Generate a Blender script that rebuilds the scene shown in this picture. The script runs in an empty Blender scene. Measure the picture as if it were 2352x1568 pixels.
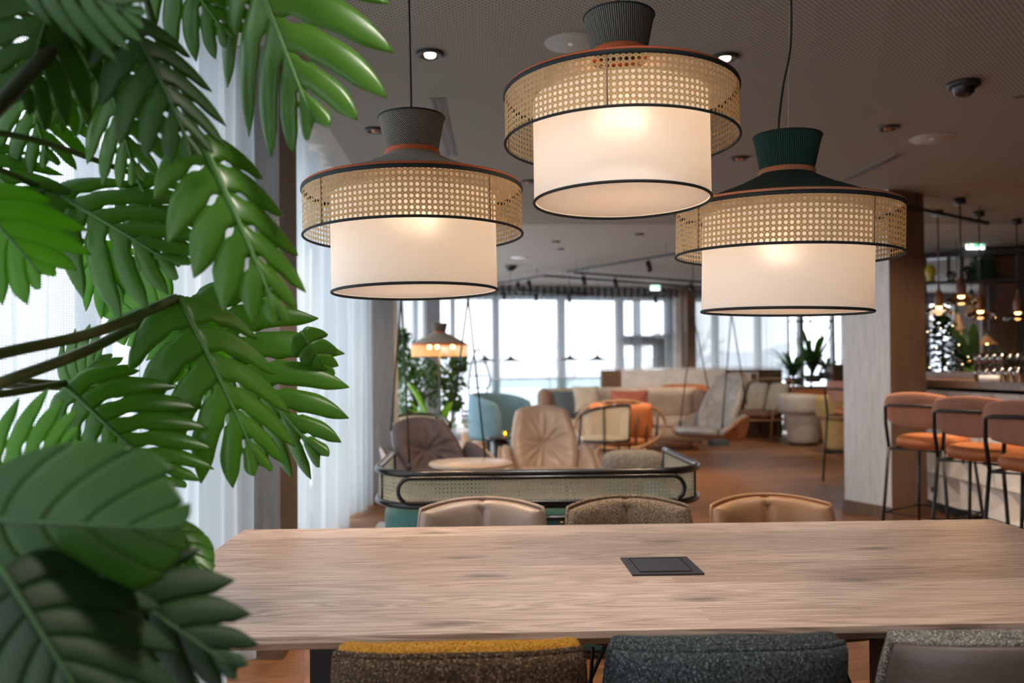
import bpy, bmesh, math, random
from mathutils import Vector, Matrix, noise
random.seed(7)
PI = math.pi
sc = bpy.context.scene
C = sc.collection

# ------------------------------------------------------------------ camera
FPX, HEYE = 1917.0, 1.25
YAW, PITCH, ROLL, SHIFT = math.radians(2.1), math.radians(0.7), 0.007, 32.6
fw = Vector((math.sin(YAW)*math.cos(PITCH), math.cos(YAW)*math.cos(PITCH), math.sin(PITCH)))
rt0 = Vector((math.cos(YAW), -math.sin(YAW), 0)); up0 = rt0.cross(fw)
rt = rt0*math.cos(ROLL) - up0*math.sin(ROLL); up = rt.cross(fw)
CAMP = Vector((0, 0, HEYE))
cd = bpy.data.cameras.new('camera'); cam = bpy.data.objects.new('camera', cd); C.objects.link(cam)
cd.sensor_width = 36; cd.lens = FPX/2352*36; cd.shift_y = SHIFT/2352; cd.clip_start = .05; cd.clip_end = 600
M = Matrix((rt, up, -fw)).transposed().to_4x4(); M.translation = CAMP; cam.matrix_world = M
cd.dof.use_dof = True; cd.dof.focus_distance = 1.95; cd.dof.aperture_fstop = 2.9
sc.camera = cam

def ray(u, v):
    return rt*((u-1176)/FPX) + up*((784-v+SHIFT)/FPX) + fw
def at(u, v, z=None, Y=None):
    d = ray(u, v)
    k = (z-HEYE)/d.z if z is not None else Y/d.y
    return CAMP + d*k

# ------------------------------------------------------------------ world, daylight, exposure
w = bpy.data.worlds.new('sky'); sc.world = w; w.use_nodes = True
nt = w.node_tree; bg = nt.nodes['Background']
tc = nt.nodes.new('ShaderNodeTexCoord'); sx = nt.nodes.new('ShaderNodeSeparateXYZ'); rp = nt.nodes.new('ShaderNodeValToRGB')
nt.links.new(tc.outputs['Generated'], sx.inputs[0]); nt.links.new(sx.outputs[2], rp.inputs[0]); nt.links.new(rp.outputs[0], bg.inputs[0])
rp.color_ramp.elements[0].position = 0; rp.color_ramp.elements[0].color = (.82, .87, .93, 1)
rp.color_ramp.elements[1].position = .35; rp.color_ramp.elements[1].color = (.90, .95, 1.0, 1)
bg.inputs[1].default_value = 2.4
def portal(name, loc, rot, sx_, sy_):
    l = bpy.data.lights.new(name, 'AREA'); l.shape = 'RECTANGLE'; l.size = sx_; l.size_y = sy_
    l.cycles.is_portal = True
    o = bpy.data.objects.new(name, l); C.objects.link(o); o.location = loc; o.rotation_euler = rot
portal('window_daylight', (-1.62, 5.5, 1.33), (PI/2, 0, -PI/2), 17.5, 2.7)
sc.view_settings.view_transform = 'Standard'; sc.view_settings.look = 'None'
sc.view_settings.exposure = 1.1; sc.view_settings.gamma = 1.0; sc.view_settings.use_curve_mapping = False
try:
    sc.cycles.use_denoising = True; sc.cycles.max_bounces = 8; sc.cycles.diffuse_bounces = 4; sc.cycles.glossy_bounces = 4
    sc.cycles.transmission_bounces = 6; sc.cycles.transparent_max_bounces = 14; sc.cycles.sample_clamp_indirect = 6
    sc.cycles.caustics_reflective = False; sc.cycles.caustics_refractive = False
except Exception: pass

def lamp(kind, name, loc, energy, color, size=.03, target=None, spot=None, parent=None):
    l = bpy.data.lights.new(name, kind); l.energy = energy; l.color = color; l.shadow_soft_size = size
    o = bpy.data.objects.new(name, l); C.objects.link(o); o.location = loc
    if kind == 'SPOT': l.spot_size = math.radians(spot or 60); l.spot_blend = .6
    if target is not None: o.rotation_euler = (Vector(target)-Vector(loc)).to_track_quat('-Z', 'Y').to_euler()
    if parent: o.parent = parent
    return o

# ------------------------------------------------------------------ materials
MATS = {}
def newmat(name):
    m = bpy.data.materials.new(name); m.use_nodes = True
    n = m.node_tree.nodes; b = n['Principled BSDF']
    MATS[name] = m
    return m, n, m.node_tree.links, b
def c4(c): return (c[0], c[1], c[2], 1)
def ramp(n, stops):
    r = n.new('ShaderNodeValToRGB'); e = r.color_ramp.elements
    while len(e) < len(stops): e.new(.5)
    for k, (p, c) in enumerate(stops): e[k].position = p; e[k].color = c4(c)
    return r
def coords(n, l, scale=(1, 1, 1), rot=(0, 0, 0), kind='Object'):
    t = n.new('ShaderNodeTexCoord'); m = n.new('ShaderNodeMapping')
    m.inputs['Scale'].default_value = scale; m.inputs['Rotation'].default_value = rot
    l.new(t.outputs[kind], m.inputs[0]); return m
def math_(n, l, op, a, b=None, c=None):
    x = n.new('ShaderNodeMath'); x.operation = op
    for i, q in enumerate((a, b, c)):
        if q is None: continue
        if isinstance(q, (int, float)): x.inputs[i].default_value = q
        else: l.new(q, x.inputs[i])
    return x.outputs[0]
def plain(name, col, rough=.6, metal=0, col2=None, scale=8, bump=0, bscale=60, stretch=(1, 1, 1), emit=None, spec=None, sheen=0):
    m, n, l, b = newmat(name)
    b.inputs['Base Color'].default_value = c4(col); b.inputs['Roughness'].default_value = rough; b.inputs['Metallic'].default_value = metal
    if spec is not None: b.inputs['Specular IOR Level'].default_value = spec
    if sheen: b.inputs['Sheen Weight'].default_value = sheen
    if col2 is None: col2 = tuple(x*.8 for x in col)
    mp = coords(n, l, stretch); t = n.new('ShaderNodeTexNoise'); t.inputs['Scale'].default_value = scale; t.inputs['Detail'].default_value = 4
    l.new(mp.outputs[0], t.inputs[0]); r = ramp(n, [(.3, col2), (.7, col)]); l.new(t.outputs[0], r.inputs[0]); l.new(r.outputs[0], b.inputs['Base Color'])
    if bump:
        t2 = n.new('ShaderNodeTexNoise'); t2.inputs['Scale'].default_value = bscale; t2.inputs['Detail'].default_value = 5
        l.new(mp.outputs[0], t2.inputs[0]); bp = n.new('ShaderNodeBump'); bp.inputs['Strength'].default_value = bump; bp.inputs['Distance'].default_value = .01
        l.new(t2.outputs[0], bp.inputs['Height']); l.new(bp.outputs[0], b.inputs['Normal'])
    if emit: b.inputs['Emission Color'].default_value = c4(emit[:3]); b.inputs['Emission Strength'].default_value = emit[3]
    return m
def tweed(name, dark, mid, light, scale=330, rot=.6, bump=.6, stretch=(1, 1, 1), rnd_=.55):
    """woven cloth: yarn cells of three shades"""
    m, n, l, b = newmat(name); b.inputs['Roughness'].default_value = .9; b.inputs['Specular IOR Level'].default_value = .15
    mp = coords(n, l, stretch, (0, rot, 0)); v = n.new('ShaderNodeTexVoronoi'); v.inputs['Scale'].default_value = scale; v.inputs['Randomness'].default_value = rnd_
    l.new(mp.outputs[0], v.inputs[0])
    w_ = n.new('ShaderNodeSeparateColor'); l.new(v.outputs['Color'], w_.inputs[0])
    r = ramp(n, [(.0, dark), (.45, mid), (.8, mid), (1.0, light)]); l.new(w_.outputs[0], r.inputs[0])
    mx = n.new('ShaderNodeMix'); mx.data_type = 'RGBA'; mx.blend_type = 'MULTIPLY'; mx.inputs[0].default_value = .85
    r2 = ramp(n, [(.15, (1.25, 1.25, 1.25)), (.6, (.25, .25, .25))]); l.new(v.outputs['Distance'], r2.inputs[0])
    l.new(r.outputs[0], mx.inputs[6]); l.new(r2.outputs[0], mx.inputs[7]); l.new(mx.outputs[2], b.inputs['Base Color'])
    bp = n.new('ShaderNodeBump'); bp.invert = True; bp.inputs['Strength'].default_value = bump; bp.inputs['Distance'].default_value = .004
    l.new(v.outputs['Distance'], bp.inputs['Height']); l.new(bp.outputs[0], b.inputs['Normal'])
    return m
def leather(name, col, rough=.42):
    return plain(name, col, rough, col2=tuple(x*.82 for x in col), scale=5, bump=.12, bscale=90)
def wood(name, a, b_, c_, scale=(1, 9, 9), rough=.45, plank=None, rot=0, knots=False):
    """grain runs along local X; plank=(length,width) adds board joints in XY"""
    m, n, l, b = newmat(name); b.inputs['Roughness'].default_value = rough
    mp = coords(n, l, (1, 1, 1), (0, 0, rot)); src = mp.outputs[0]
    if plank:
        br = n.new('ShaderNodeTexBrick'); br.inputs['Scale'].default_value = 1; br.inputs['Brick Width'].default_value = plank[0]; br.inputs['Row Height'].default_value = plank[1]
        br.inputs['Mortar Size'].default_value = plank[2] if len(plank) > 2 else .0015; br.inputs['Color1'].default_value = (0, 0, 0, 1); br.inputs['Color2'].default_value = (1, 1, 1, 1); br.inputs['Mortar'].default_value = (.5, .5, .5, 1)
        l.new(src, br.inputs[0])
        ad = n.new('ShaderNodeVectorMath'); ad.operation = 'MULTIPLY_ADD'; ad.inputs[1].default_value = (7, 3, 5); l.new(br.outputs[0], ad.inputs[0]); l.new(src, ad.inputs[2]); src = ad.outputs[0]
    st = n.new('ShaderNodeMapping'); st.inputs['Scale'].default_value = scale; l.new(src, st.inputs[0])
    n1 = n.new('ShaderNodeTexNoise'); n1.inputs['Scale'].default_value = 1.3; n1.inputs['Detail'].default_value = 3; n1.inputs['Distortion'].default_value = .4; l.new(st.outputs[0], n1.inputs[0])
    # ring lines from a height field
    rings = math_(n, l, 'FRACT', math_(n, l, 'MULTIPLY', n1.outputs[0], 15))
    rr = math_(n, l, 'ABSOLUTE', math_(n, l, 'SUBTRACT', rings, .5))
    n2 = n.new('ShaderNodeTexNoise'); n2.inputs['Scale'].default_value = 14; n2.inputs['Detail'].default_value = 6; n2.inputs['Roughness'].default_value = .7
    s2 = n.new('ShaderNodeMapping'); s2.inputs['Scale'].default_value = (scale[0]*.5, scale[1]*1.6, scale[2]*1.6); l.new(src, s2.inputs[0]); l.new(s2.outputs[0], n2.inputs[0])
    f = math_(n, l, 'ADD', math_(n, l, 'MULTIPLY', rr, .5), math_(n, l, 'MULTIPLY', n2.outputs[0], .75))
    r = ramp(n, [(.28, a), (.55, b_), (.8, c_)]); l.new(f, r.inputs[0]); out = r.outputs[0]
    if plank:
        mx = n.new('ShaderNodeMix'); mx.data_type = 'RGBA'; mx.blend_type = 'MULTIPLY'; mx.inputs[0].default_value = 1
        r3 = ramp(n, [(0, (.78, .74, .71)), (.5, (1.0, .97, .95)), (1, (1.12, 1.12, 1.12))]); l.new(br.outputs[0], r3.inputs[0])
        l.new(out, mx.inputs[6]); l.new(r3.outputs[0], mx.inputs[7]); out = mx.outputs[2]
        if len(plank) < 3:
            mx = n.new('ShaderNodeMix'); mx.data_type = 'RGBA'; l.new(math_(n, l, 'MULTIPLY', br.outputs[1], .7), mx.inputs[0]); l.new(out, mx.inputs[6]); mx.inputs[7].default_value = (.02, .012, .008, 1); out = mx.outputs[2]
    if knots:
        kv = n.new('ShaderNodeTexVoronoi'); kv.inputs['Scale'].default_value = 1; kv.voronoi_dimensions = '2D'; km = n.new('ShaderNodeMapping'); km.inputs['Scale'].default_value = (1.3, 4.2, 1); l.new(mp.outputs[0], km.inputs[0])
        nz = n.new('ShaderNodeTexNoise'); nz.inputs['Scale'].default_value = 30; ad2 = n.new('ShaderNodeVectorMath'); ad2.operation = 'MULTIPLY_ADD'; ad2.inputs[1].default_value = (.12, .12, 0)
        l.new(nz.outputs[1], ad2.inputs[0]); l.new(km.outputs[0], ad2.inputs[2]); l.new(ad2.outputs[0], kv.inputs[0])
        kr = ramp(n, [(.0, (.8, .8, .8)), (.045, (.5, .5, .5)), (.10, (0, 0, 0))]); l.new(kv.outputs['Distance'], kr.inputs[0])
        mx = n.new('ShaderNodeMix'); mx.data_type = 'RGBA'; l.new(kr.outputs[0], mx.inputs[0]); l.new(out, mx.inputs[6]); mx.inputs[7].default_value = (.09, .075, .065, 1); out = mx.outputs[2]
    l.new(out, b.inputs['Base Color'])
    bp = n.new('ShaderNodeBump'); bp.inputs['Strength'].default_value = .08; bp.inputs['Distance'].default_value = .003
    l.new(f, bp.inputs['Height']); l.new(bp.outputs[0], b.inputs['Normal'])
    return m
def cane(name, cu, cv, col=(.62, .42, .2), hole=.33, trans=.35):
    """woven cane: UV in metres-like units, round holes plus diagonal strands"""
    m, n, l, b = newmat(name); out = n['Material Output']
    tcn = n.new('ShaderNodeTexCoord'); s = n.new('ShaderNodeSeparateXYZ'); l.new(tcn.outputs['UV'], s.inputs[0])
    def cell(q, k, off=0.):
        return math_(n, l, 'SUBTRACT', math_(n, l, 'FRACT', math_(n, l, 'ADD', math_(n, l, 'MULTIPLY', q, k), off)), .5)
    x = cell(s.outputs[0], cu); y = cell(s.outputs[1], cv)
    d = math_(n, l, 'SQRT', math_(n, l, 'ADD', math_(n, l, 'POWER', x, 2), math_(n, l, 'POWER', y, 2)))
    # octagon feel: mix round and diagonal distances
    ax = math_(n, l, 'ABSOLUTE', x); ay = math_(n, l, 'ABSOLUTE', y)
    big = math_(n, l, 'LESS_THAN', d, hole)
    # small gaps between doubled strands: at the middle of the cell edges
    x2 = cell(s.outputs[0], cu, .5); y2 = cell(s.outputs[1], cv, .5)
    d2 = math_(n, l, 'ADD', math_(n, l, 'ABSOLUTE', x2), math_(n, l, 'ABSOLUTE', y2))
    small = math_(n, l, 'LESS_THAN', d2, .10)
    ex = math_(n, l, 'LESS_THAN', math_(n, l, 'ADD', math_(n, l, 'ABSOLUTE', x2), math_(n, l, 'MULTIPLY', ay, 2.2)), .05)
    hole_ = math_(n, l, 'MAXIMUM', math_(n, l, 'MAXIMUM', big, small), ex)
    st = math_(n, l, 'ADD', math_(n, l, 'SINE', math_(n, l, 'MULTIPLY', math_(n, l, 'ADD', x, y), 38)), math_(n, l, 'SINE', math_(n, l, 'MULTIPLY', math_(n, l, 'SUBTRACT', x, y), 38)))
    r = ramp(n, [(.1, tuple(q*.55 for q in col)), (.75, col), (1, tuple(min(1, q*1.3) for q in col))])
    l.new(math_(n, l, 'ADD', math_(n, l, 'MULTIPLY', st, .22), .55), r.inputs[0]); l.new(r.outputs[0], b.inputs['Base Color'])
    b.inputs['Roughness'].default_value = .55
    bp = n.new('ShaderNodeBump'); bp.inputs['Strength'].default_value = .5; bp.inputs['Distance'].default_value = .002; l.new(st, bp.inputs['Height']); l.new(bp.outputs[0], b.inputs['Normal'])
    tl = n.new('ShaderNodeBsdfTranslucent'); l.new(r.outputs[0], tl.inputs[0]); tp = n.new('ShaderNodeBsdfTransparent')
    m1 = n.new('ShaderNodeMixShader'); m1.inputs[0].default_value = trans; l.new(b.outputs[0], m1.inputs[1]); l.new(tl.outputs[0], m1.inputs[2])
    m2 = n.new('ShaderNodeMixShader'); l.new(hole_, m2.inputs[0]); l.new(m1.outputs[0], m2.inputs[1]); l.new(tp.outputs[0], m2.inputs[2]); l.new(m2.outputs[0], out.inputs[0])
    return m
def sheer(name, col, clear=.35, trans=.5, weave=None, scatter=0):
    m, n, l, b = newmat(name); out = n['Material Output']; n.remove(b)
    df = n.new('ShaderNodeBsdfDiffuse'); df.inputs[0].default_value = c4(col)
    tl = n.new('ShaderNodeBsdfTranslucent'); tl.inputs[0].default_value = c4(col); tp = n.new('ShaderNodeBsdfTransparent')
    m1 = n.new('ShaderNodeMixShader'); m1.inputs[0].default_value = trans; l.new(df.outputs[0], m1.inputs[1]); l.new(tl.outputs[0], m1.inputs[2])
    m2 = n.new('ShaderNodeMixShader'); m2.inputs[0].default_value = clear
    if scatter:
        rf = n.new('ShaderNodeBsdfRefraction'); rf.inputs['IOR'].default_value = 1.3; rf.inputs['Roughness'].default_value = .72; rf.inputs[0].default_value = c4(col)
        m3 = n.new('ShaderNodeMixShader'); m3.inputs[0].default_value = scatter; l.new(m1.outputs[0], m3.inputs[1]); l.new(rf.outputs[0], m3.inputs[2]); m1 = m3
    if weave:
        t = n.new('ShaderNodeTexCoord'); s = n.new('ShaderNodeSeparateXYZ'); l.new(t.outputs['UV'], s.inputs[0])
        a = math_(n, l, 'ABSOLUTE', math_(n, l, 'SUBTRACT', math_(n, l, 'FRACT', math_(n, l, 'MULTIPLY', s.outputs[0], 1/weave)), .5))
        c = math_(n, l, 'ABSOLUTE', math_(n, l, 'SUBTRACT', math_(n, l, 'FRACT', math_(n, l, 'MULTIPLY', s.outputs[1], 1/weave)), .5))
        mn = math_(n, l, 'MAXIMUM', a, c)
        l.new(math_(n, l, 'ADD', math_(n, l, 'MULTIPLY', math_(n, l, 'LESS_THAN', mn, .30), clear*2.0), .04), m2.inputs[0])
    l.new(m1.outputs[0], m2.inputs[1]); l.new(tp.outputs[0], m2.inputs[2]); l.new(m2.outputs[0], out.inputs[0])
    return m
def pane(name, tint=(1, 1, 1), gl=.06, rough=.0):
    m, n, l, b = newmat(name); out = n['Material Output']; n.remove(b)
    tp = n.new('ShaderNodeBsdfTransparent'); tp.inputs[0].default_value = c4(tint)
    g = n.new('ShaderNodeBsdfGlossy'); g.inputs['Roughness'].default_value = rough
    fr = n.new('ShaderNodeFresnel'); fr.inputs[0].default_value = 1.45
    m2 = n.new('ShaderNodeMixShader'); l.new(math_(n, l, 'MULTIPLY', fr.outputs[0], gl*12), m2.inputs[0]); l.new(tp.outputs[0], m2.inputs[1]); l.new(g.outputs[0], m2.inputs[2]); l.new(m2.outputs[0], out.inputs[0])
    return m
def leafmat(name, a, b_, trans=.35, rough=.32, tcol=(.25, .55, .03)):
    m, n, l, b = newmat(name); out = n['Material Output']
    mp = coords(n, l); t = n.new('ShaderNodeTexNoise'); t.inputs['Scale'].default_value = 7; t.inputs['Detail'].default_value = 3; l.new(mp.outputs[0], t.inputs[0])
    r = ramp(n, [(.35, a), (.7, b_)]); l.new(t.outputs[0], r.inputs[0]); l.new(r.outputs[0], b.inputs['Base Color']); b.inputs['Roughness'].default_value = rough
    tl = n.new('ShaderNodeBsdfTranslucent'); tl.inputs[0].default_value = c4(tcol)
    m1 = n.new('ShaderNodeMixShader'); m1.inputs[0].default_value = trans; l.new(b.outputs[0], m1.inputs[1]); l.new(tl.outputs[0], m1.inputs[2]); l.new(m1.outputs[0], out.inputs[0])
    return m
def glow(name, col, s):
    m, n, l, b = newmat(name); b.inputs['Base Color'].default_value = c4(col); b.inputs['Emission Color'].default_value = c4(col); b.inputs['Emission Strength'].default_value = s
    return m
def perforated(name, col, hole, pitch, rad):
    m, n, l, b = newmat(name); b.inputs['Roughness'].default_value = .8
    mp = coords(n, l); s = n.new('ShaderNodeSeparateXYZ'); l.new(mp.outputs[0], s.inputs[0])
    def cell(q, off=0): return math_(n, l, 'SUBTRACT', math_(n, l, 'FRACT', math_(n, l, 'ADD', math_(n, l, 'MULTIPLY', q, 1/pitch), off)), .5)
    def dist(o):
        x = cell(s.outputs[0], o); y = cell(s.outputs[1], o); return math_(n, l, 'SQRT', math_(n, l, 'ADD', math_(n, l, 'POWER', x, 2), math_(n, l, 'POWER', y, 2)))
    d = math_(n, l, 'MINIMUM', dist(0), dist(.5)); f = math_(n, l, 'LESS_THAN', d, rad)
    mx = n.new('ShaderNodeMix'); mx.data_type = 'RGBA'; l.new(f, mx.inputs[0]); mx.inputs[6].default_value = c4(col); mx.inputs[7].default_value = c4(hole); l.new(mx.outputs[2], b.inputs['Base Color'])
    return m

m_rib_dk = plain('dark_leaf_rib', (.03, .10, .015), .6)
m_rib = plain('leaf_rib', (.09, .24, .04), .5)
m_stem_dk = plain('dark_stem', (.030, .045, .015), .5)
m_amberopaque = plain('yellow_glass', (.5, .38, .03), .2)
m_bottlegreen = plain('bottle_green', (.012, .04, .018), .25)
m_fairy = glow('fairy_light', (1, .8, .5), 5)
m_walnut2 = wood('walnut_counter', (.10, .05, .028), (.19, .10, .055), (.27, .155, .09), (9, 1, 9), .3)
m_table = wood('table_oak', (.31, .205, .155), (.60, .45, .365), (.76, .61, .52), (.7, 9, 9), .38, plank=(2.4, .19, 0.0), knots=True)
m_floor = wood('floor_oak', (.15, .062, .026), (.28, .13, .056), (.38, .20, .095), (1, 9, 9), .45, plank=(1.6, .16), rot=math.radians(-12))
m_black = plain('black_metal', (.012, .012, .014), .4, metal=0, spec=.5)
m_blackwood = plain('black_lacquer', (.012, .011, .012), .25, spec=.6)
m_ceil_perf = perforated('perforated_plaster', (.30, .275, .24), (.075, .068, .055), .026, .19)
m_ceil = plain('ceiling_plaster', (.40, .385, .355), .85, col2=(.38, .365, .335))
m_wall = plain('wall_plaster', (.42, .40, .37), .85)
m_white = plain('white_paint', (.86, .86, .86), .6)
m_lime = plain('limed_oak', (.82, .82, .80), .7, col2=(.66, .66, .65), scale=5, stretch=(9, 9, .8), bump=.05)
m_brownwood = plain('brown_oak', (.20, .12, .075), .55, col2=(.14, .082, .05), scale=5, stretch=(9, 9, .8))
m_walnut = plain('walnut', (.16, .085, .045), .45, col2=(.10, .05, .028), scale=5, stretch=(3, 9, 9))
m_frame = plain('window_aluminium', (.36, .39, .41), .5)
m_glass = pane('window_glass')
m_sheer_near = sheer('sheer_open_weave', (.54, .59, .63), .20, .5, weave=.0062)
m_sheer = sheer('sheer_curtain', (.52, .57, .60), .14, .5)
m_sheer_far = sheer('sheer_curtain_far', (.56, .62, .66), .42, .5)
m_greycloth = plain('grey_drape', (.20, .20, .21), .9)
m_snow = plain('snow', (.85, .87, .9), .9)
m_haze = plain('pale_hills', (.70, .73, .77), .9)  # distance haze put into the hill colour
m_drum = sheer('drum_cotton', (.92, .90, .89), 0.0, .30, scatter=.03)
m_disc = sheer('diffuser_cotton', (.80, .74, .70), 0.0, .22)
m_cane_lamp = cane('cane_webbing', 132, 80, (.86, .62, .33), .33, .42)
m_cane_chair = cane('cane_panel', 60, 60, (1.0, .86, .60), .20, .28)
m_cord = plain('black_cord', (.015, .015, .016), .6)
m_orange_trim = plain('orange_piping', (.62, .13, .035), .7)
m_peach_trim = plain('peach_piping', (.65, .25, .13), .7)
m_dark_trim = plain('dark_piping', (.015, .022, .024), .7)
m_cone_grey = plain('grey_felt', (.30, .27, .24), .95, col2=(.22, .20, .175), scale=60, bump=.3, bscale=200)
m_cone_green = plain('green_felt', (.008, .035, .026), .95, col2=(.005, .02, .015), scale=60, bump=.3, bscale=200)
def ribbed(name, a, b_, k, slant):
    m, n, l, b = newmat(name); b.inputs['Roughness'].default_value = .9
    t = n.new('ShaderNodeTexCoord'); s = n.new('ShaderNodeSeparateXYZ'); l.new(t.outputs['UV'], s.inputs[0])
    q = math_(n, l, 'ADD', math_(n, l, 'MULTIPLY', s.outputs[0], k), math_(n, l, 'MULTIPLY', s.outputs[1], slant))
    f = math_(n, l, 'FRACT', q); g = math_(n, l, 'PINGPONG', f, .5); r = ramp(n, [(.15, a), (.4, b_)]); l.new(g, r.inputs[0]); l.new(r.outputs[0], b.inputs['Base Color'])
    bp = n.new('ShaderNodeBump'); bp.inputs['Strength'].default_value = .6; bp.inputs['Distance'].default_value = .003; l.new(g, bp.inputs['Height']); l.new(bp.outputs[0], b.inputs['Normal'])
    return m
m_crown_diag = ribbed('crown_diagonal_weave', (.012, .014, .014), (.36, .31, .26), 90, 160)
m_crown_rib = ribbed('crown_ribbed_weave', (.015, .015, .014), (.26, .23, .19), 95, 12)
m_crown_green = ribbed('crown_green_rib', (.002, .012, .010), (.02, .11, .08), 95, 0)
m_brown_tweed = tweed('brown_tweed', (.016, .012, .009), (.15, .092, .052), (.50, .32, .20), 400, rnd_=.35)
m_mustard = tweed('mustard_boucle', (.45, .18, .02), (.85, .40, .05), (.95, .58, .12), 420)
m_teal_tweed = tweed('blue_grey_tweed', (.014, .018, .020), (.085, .10, .106), (.26, .29, .295), 470, stretch=(1, 1, .7), rnd_=.3)
m_beige_boucle = tweed('beige_boucle', (.20, .14, .09), (.42, .31, .22), (.60, .49, .37), 380, stretch=(.5, 1, 1))
m_grey_boucle = tweed('grey_boucle', (.10, .09, .075), (.30, .27, .23), (.5, .46, .40), 330)
m_dark_tweed = tweed('dark_tweed', (.01, .01, .009), (.05, .045, .038), (.2, .17, .14), 330)
m_taupe = leather('taupe_leather', (.36, .27, .22), .34)
m_taupe_dk = leather('dark_taupe_leather', (.085, .06, .048), .5)
m_tan = leather('tan_leather', (.46, .25, .13), .34)
m_lounge = leather('lounge_leather', (.42, .31, .245), .38)
m_plum = plain('plum_fabric', (.085, .06, .064), .75, col2=(.06, .043, .047), scale=30, bump=.2)
m_silver = leather('silver_leather', (.27, .265, .26), .35)
m_fur = plain('cowhide', (.42, .20, .09), .8, col2=(.22, .08, .03), scale=16, bump=.5)
m_teal = plain('teal_velvet', (.055, .20, .19), .7, col2=(.045, .17, .16), sheen=.3)
m_sofa = plain('sand_fabric', (.48, .40, .33), .85, bump=.1, bscale=200)
m_sofa_br = plain('brown_fabric', (.20, .12, .08), .85)
m_cush_beige = plain('cream_cushion', (.52, .47, .40), .85)
m_terra = plain('terracotta_velvet', (.42, .13, .08), .7, col2=(.33, .09, .055))
m_orange = plain('orange_leather', (.56, .20, .07), .5, col2=(.5, .15, .045))
m_salmon = plain('salmon_fabric', (.50, .23, .15), .8, bump=.1, bscale=200)
m_blue_wool = plain('blue_wool', (.13, .24, .29), .85, bump=.2, bscale=180)
m_bluecush = plain('blue_grey_cushion', (.08, .12, .16), .8)
m_pouf = tweed('pouf_boucle', (.28, .25, .22), (.52, .48, .43), (.66, .63, .58), 90)
m_whitefab = plain('white_fabric', (.60, .56, .50), .85)
m_yellow = plain('ochre_fabric', (.50, .34, .13), .85)
m_green_fab = plain('sage_fabric', (.20, .23, .16), .85)
m_oak = plain('light_oak', (.42, .26, .15), .5, col2=(.33, .20, .11), stretch=(1, 1, 6))
m_rattan = plain('rattan_wood', (.35, .20, .10), .5)
m_toptable = wood('pale_oak_top', (.40, .29, .22), (.55, .43, .35), (.65, .54, .46), (1, 8, 8), .3)
m_darktable = plain('dark_table', (.03, .025, .025), .3)
m_tile = plain('white_relief_tile', (.84, .82, .79), .55)
m_hole = plain('dark_opening', (.03, .022, .018), .8)
m_smoke = pane('smoked_glass', (.55, .47, .36), .1)
m_clear = pane('drinking_glass', (.97, .98, .99), .45, .12)
m_balus = pane('balustrade_glass', (.80, .86, .86), .05)
m_socket = plain('socket_plastic', (.035, .036, .042), .45)
m_amber = pane('amber_glass', (.75, .6, .15), .1)
m_copper = plain('copper', (.45, .2, .1), .3, metal=1)
m_bulb = glow('warm_filament', (1, .55, .2), 14)
m_candle = glow('candle_flame', (1, .42, .08), 9)
m_downlight = glow('downlight_bulb', (1, .80, .55), 5)
m_exit_green = glow('exit_green', (.02, .45, .18), 1.1)
m_exit_white = glow('exit_white', (.9, 1, .93), 1.6)
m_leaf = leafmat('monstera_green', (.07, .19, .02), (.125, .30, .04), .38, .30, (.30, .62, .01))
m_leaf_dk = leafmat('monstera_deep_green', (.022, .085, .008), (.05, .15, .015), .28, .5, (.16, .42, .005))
m_leaf_vdk = leafmat('monstera_painted_shade', (.005, .028, .003), (.014, .06, .006), .12, .6, (.05, .22, .003))  # darker leaf copy, shade of the lower corner put into its colour
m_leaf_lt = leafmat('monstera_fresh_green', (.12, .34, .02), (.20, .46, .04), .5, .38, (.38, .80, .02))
m_stem = plain('green_petiole', (.05, .13, .02), .45, col2=(.13, .075, .025), scale=3)
m_fic = leafmat('ficus_green', (.02, .07, .012), (.05, .13, .02), .2, .4, (.1, .3, .02))
m_fern = leafmat('bright_frond_green', (.12, .33, .03), (.2, .42, .05), .4, .4)
m_fir = leafmat('fir_green', (.008, .03, .012), (.02, .055, .02), .05, .6)
m_bark = plain('bark', (.10, .065, .04), .9)
m_pot = plain('stoneware', (.10, .10, .10), .6)
m_brass = plain('brass', (.6, .4, .12), .3, metal=1)

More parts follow.
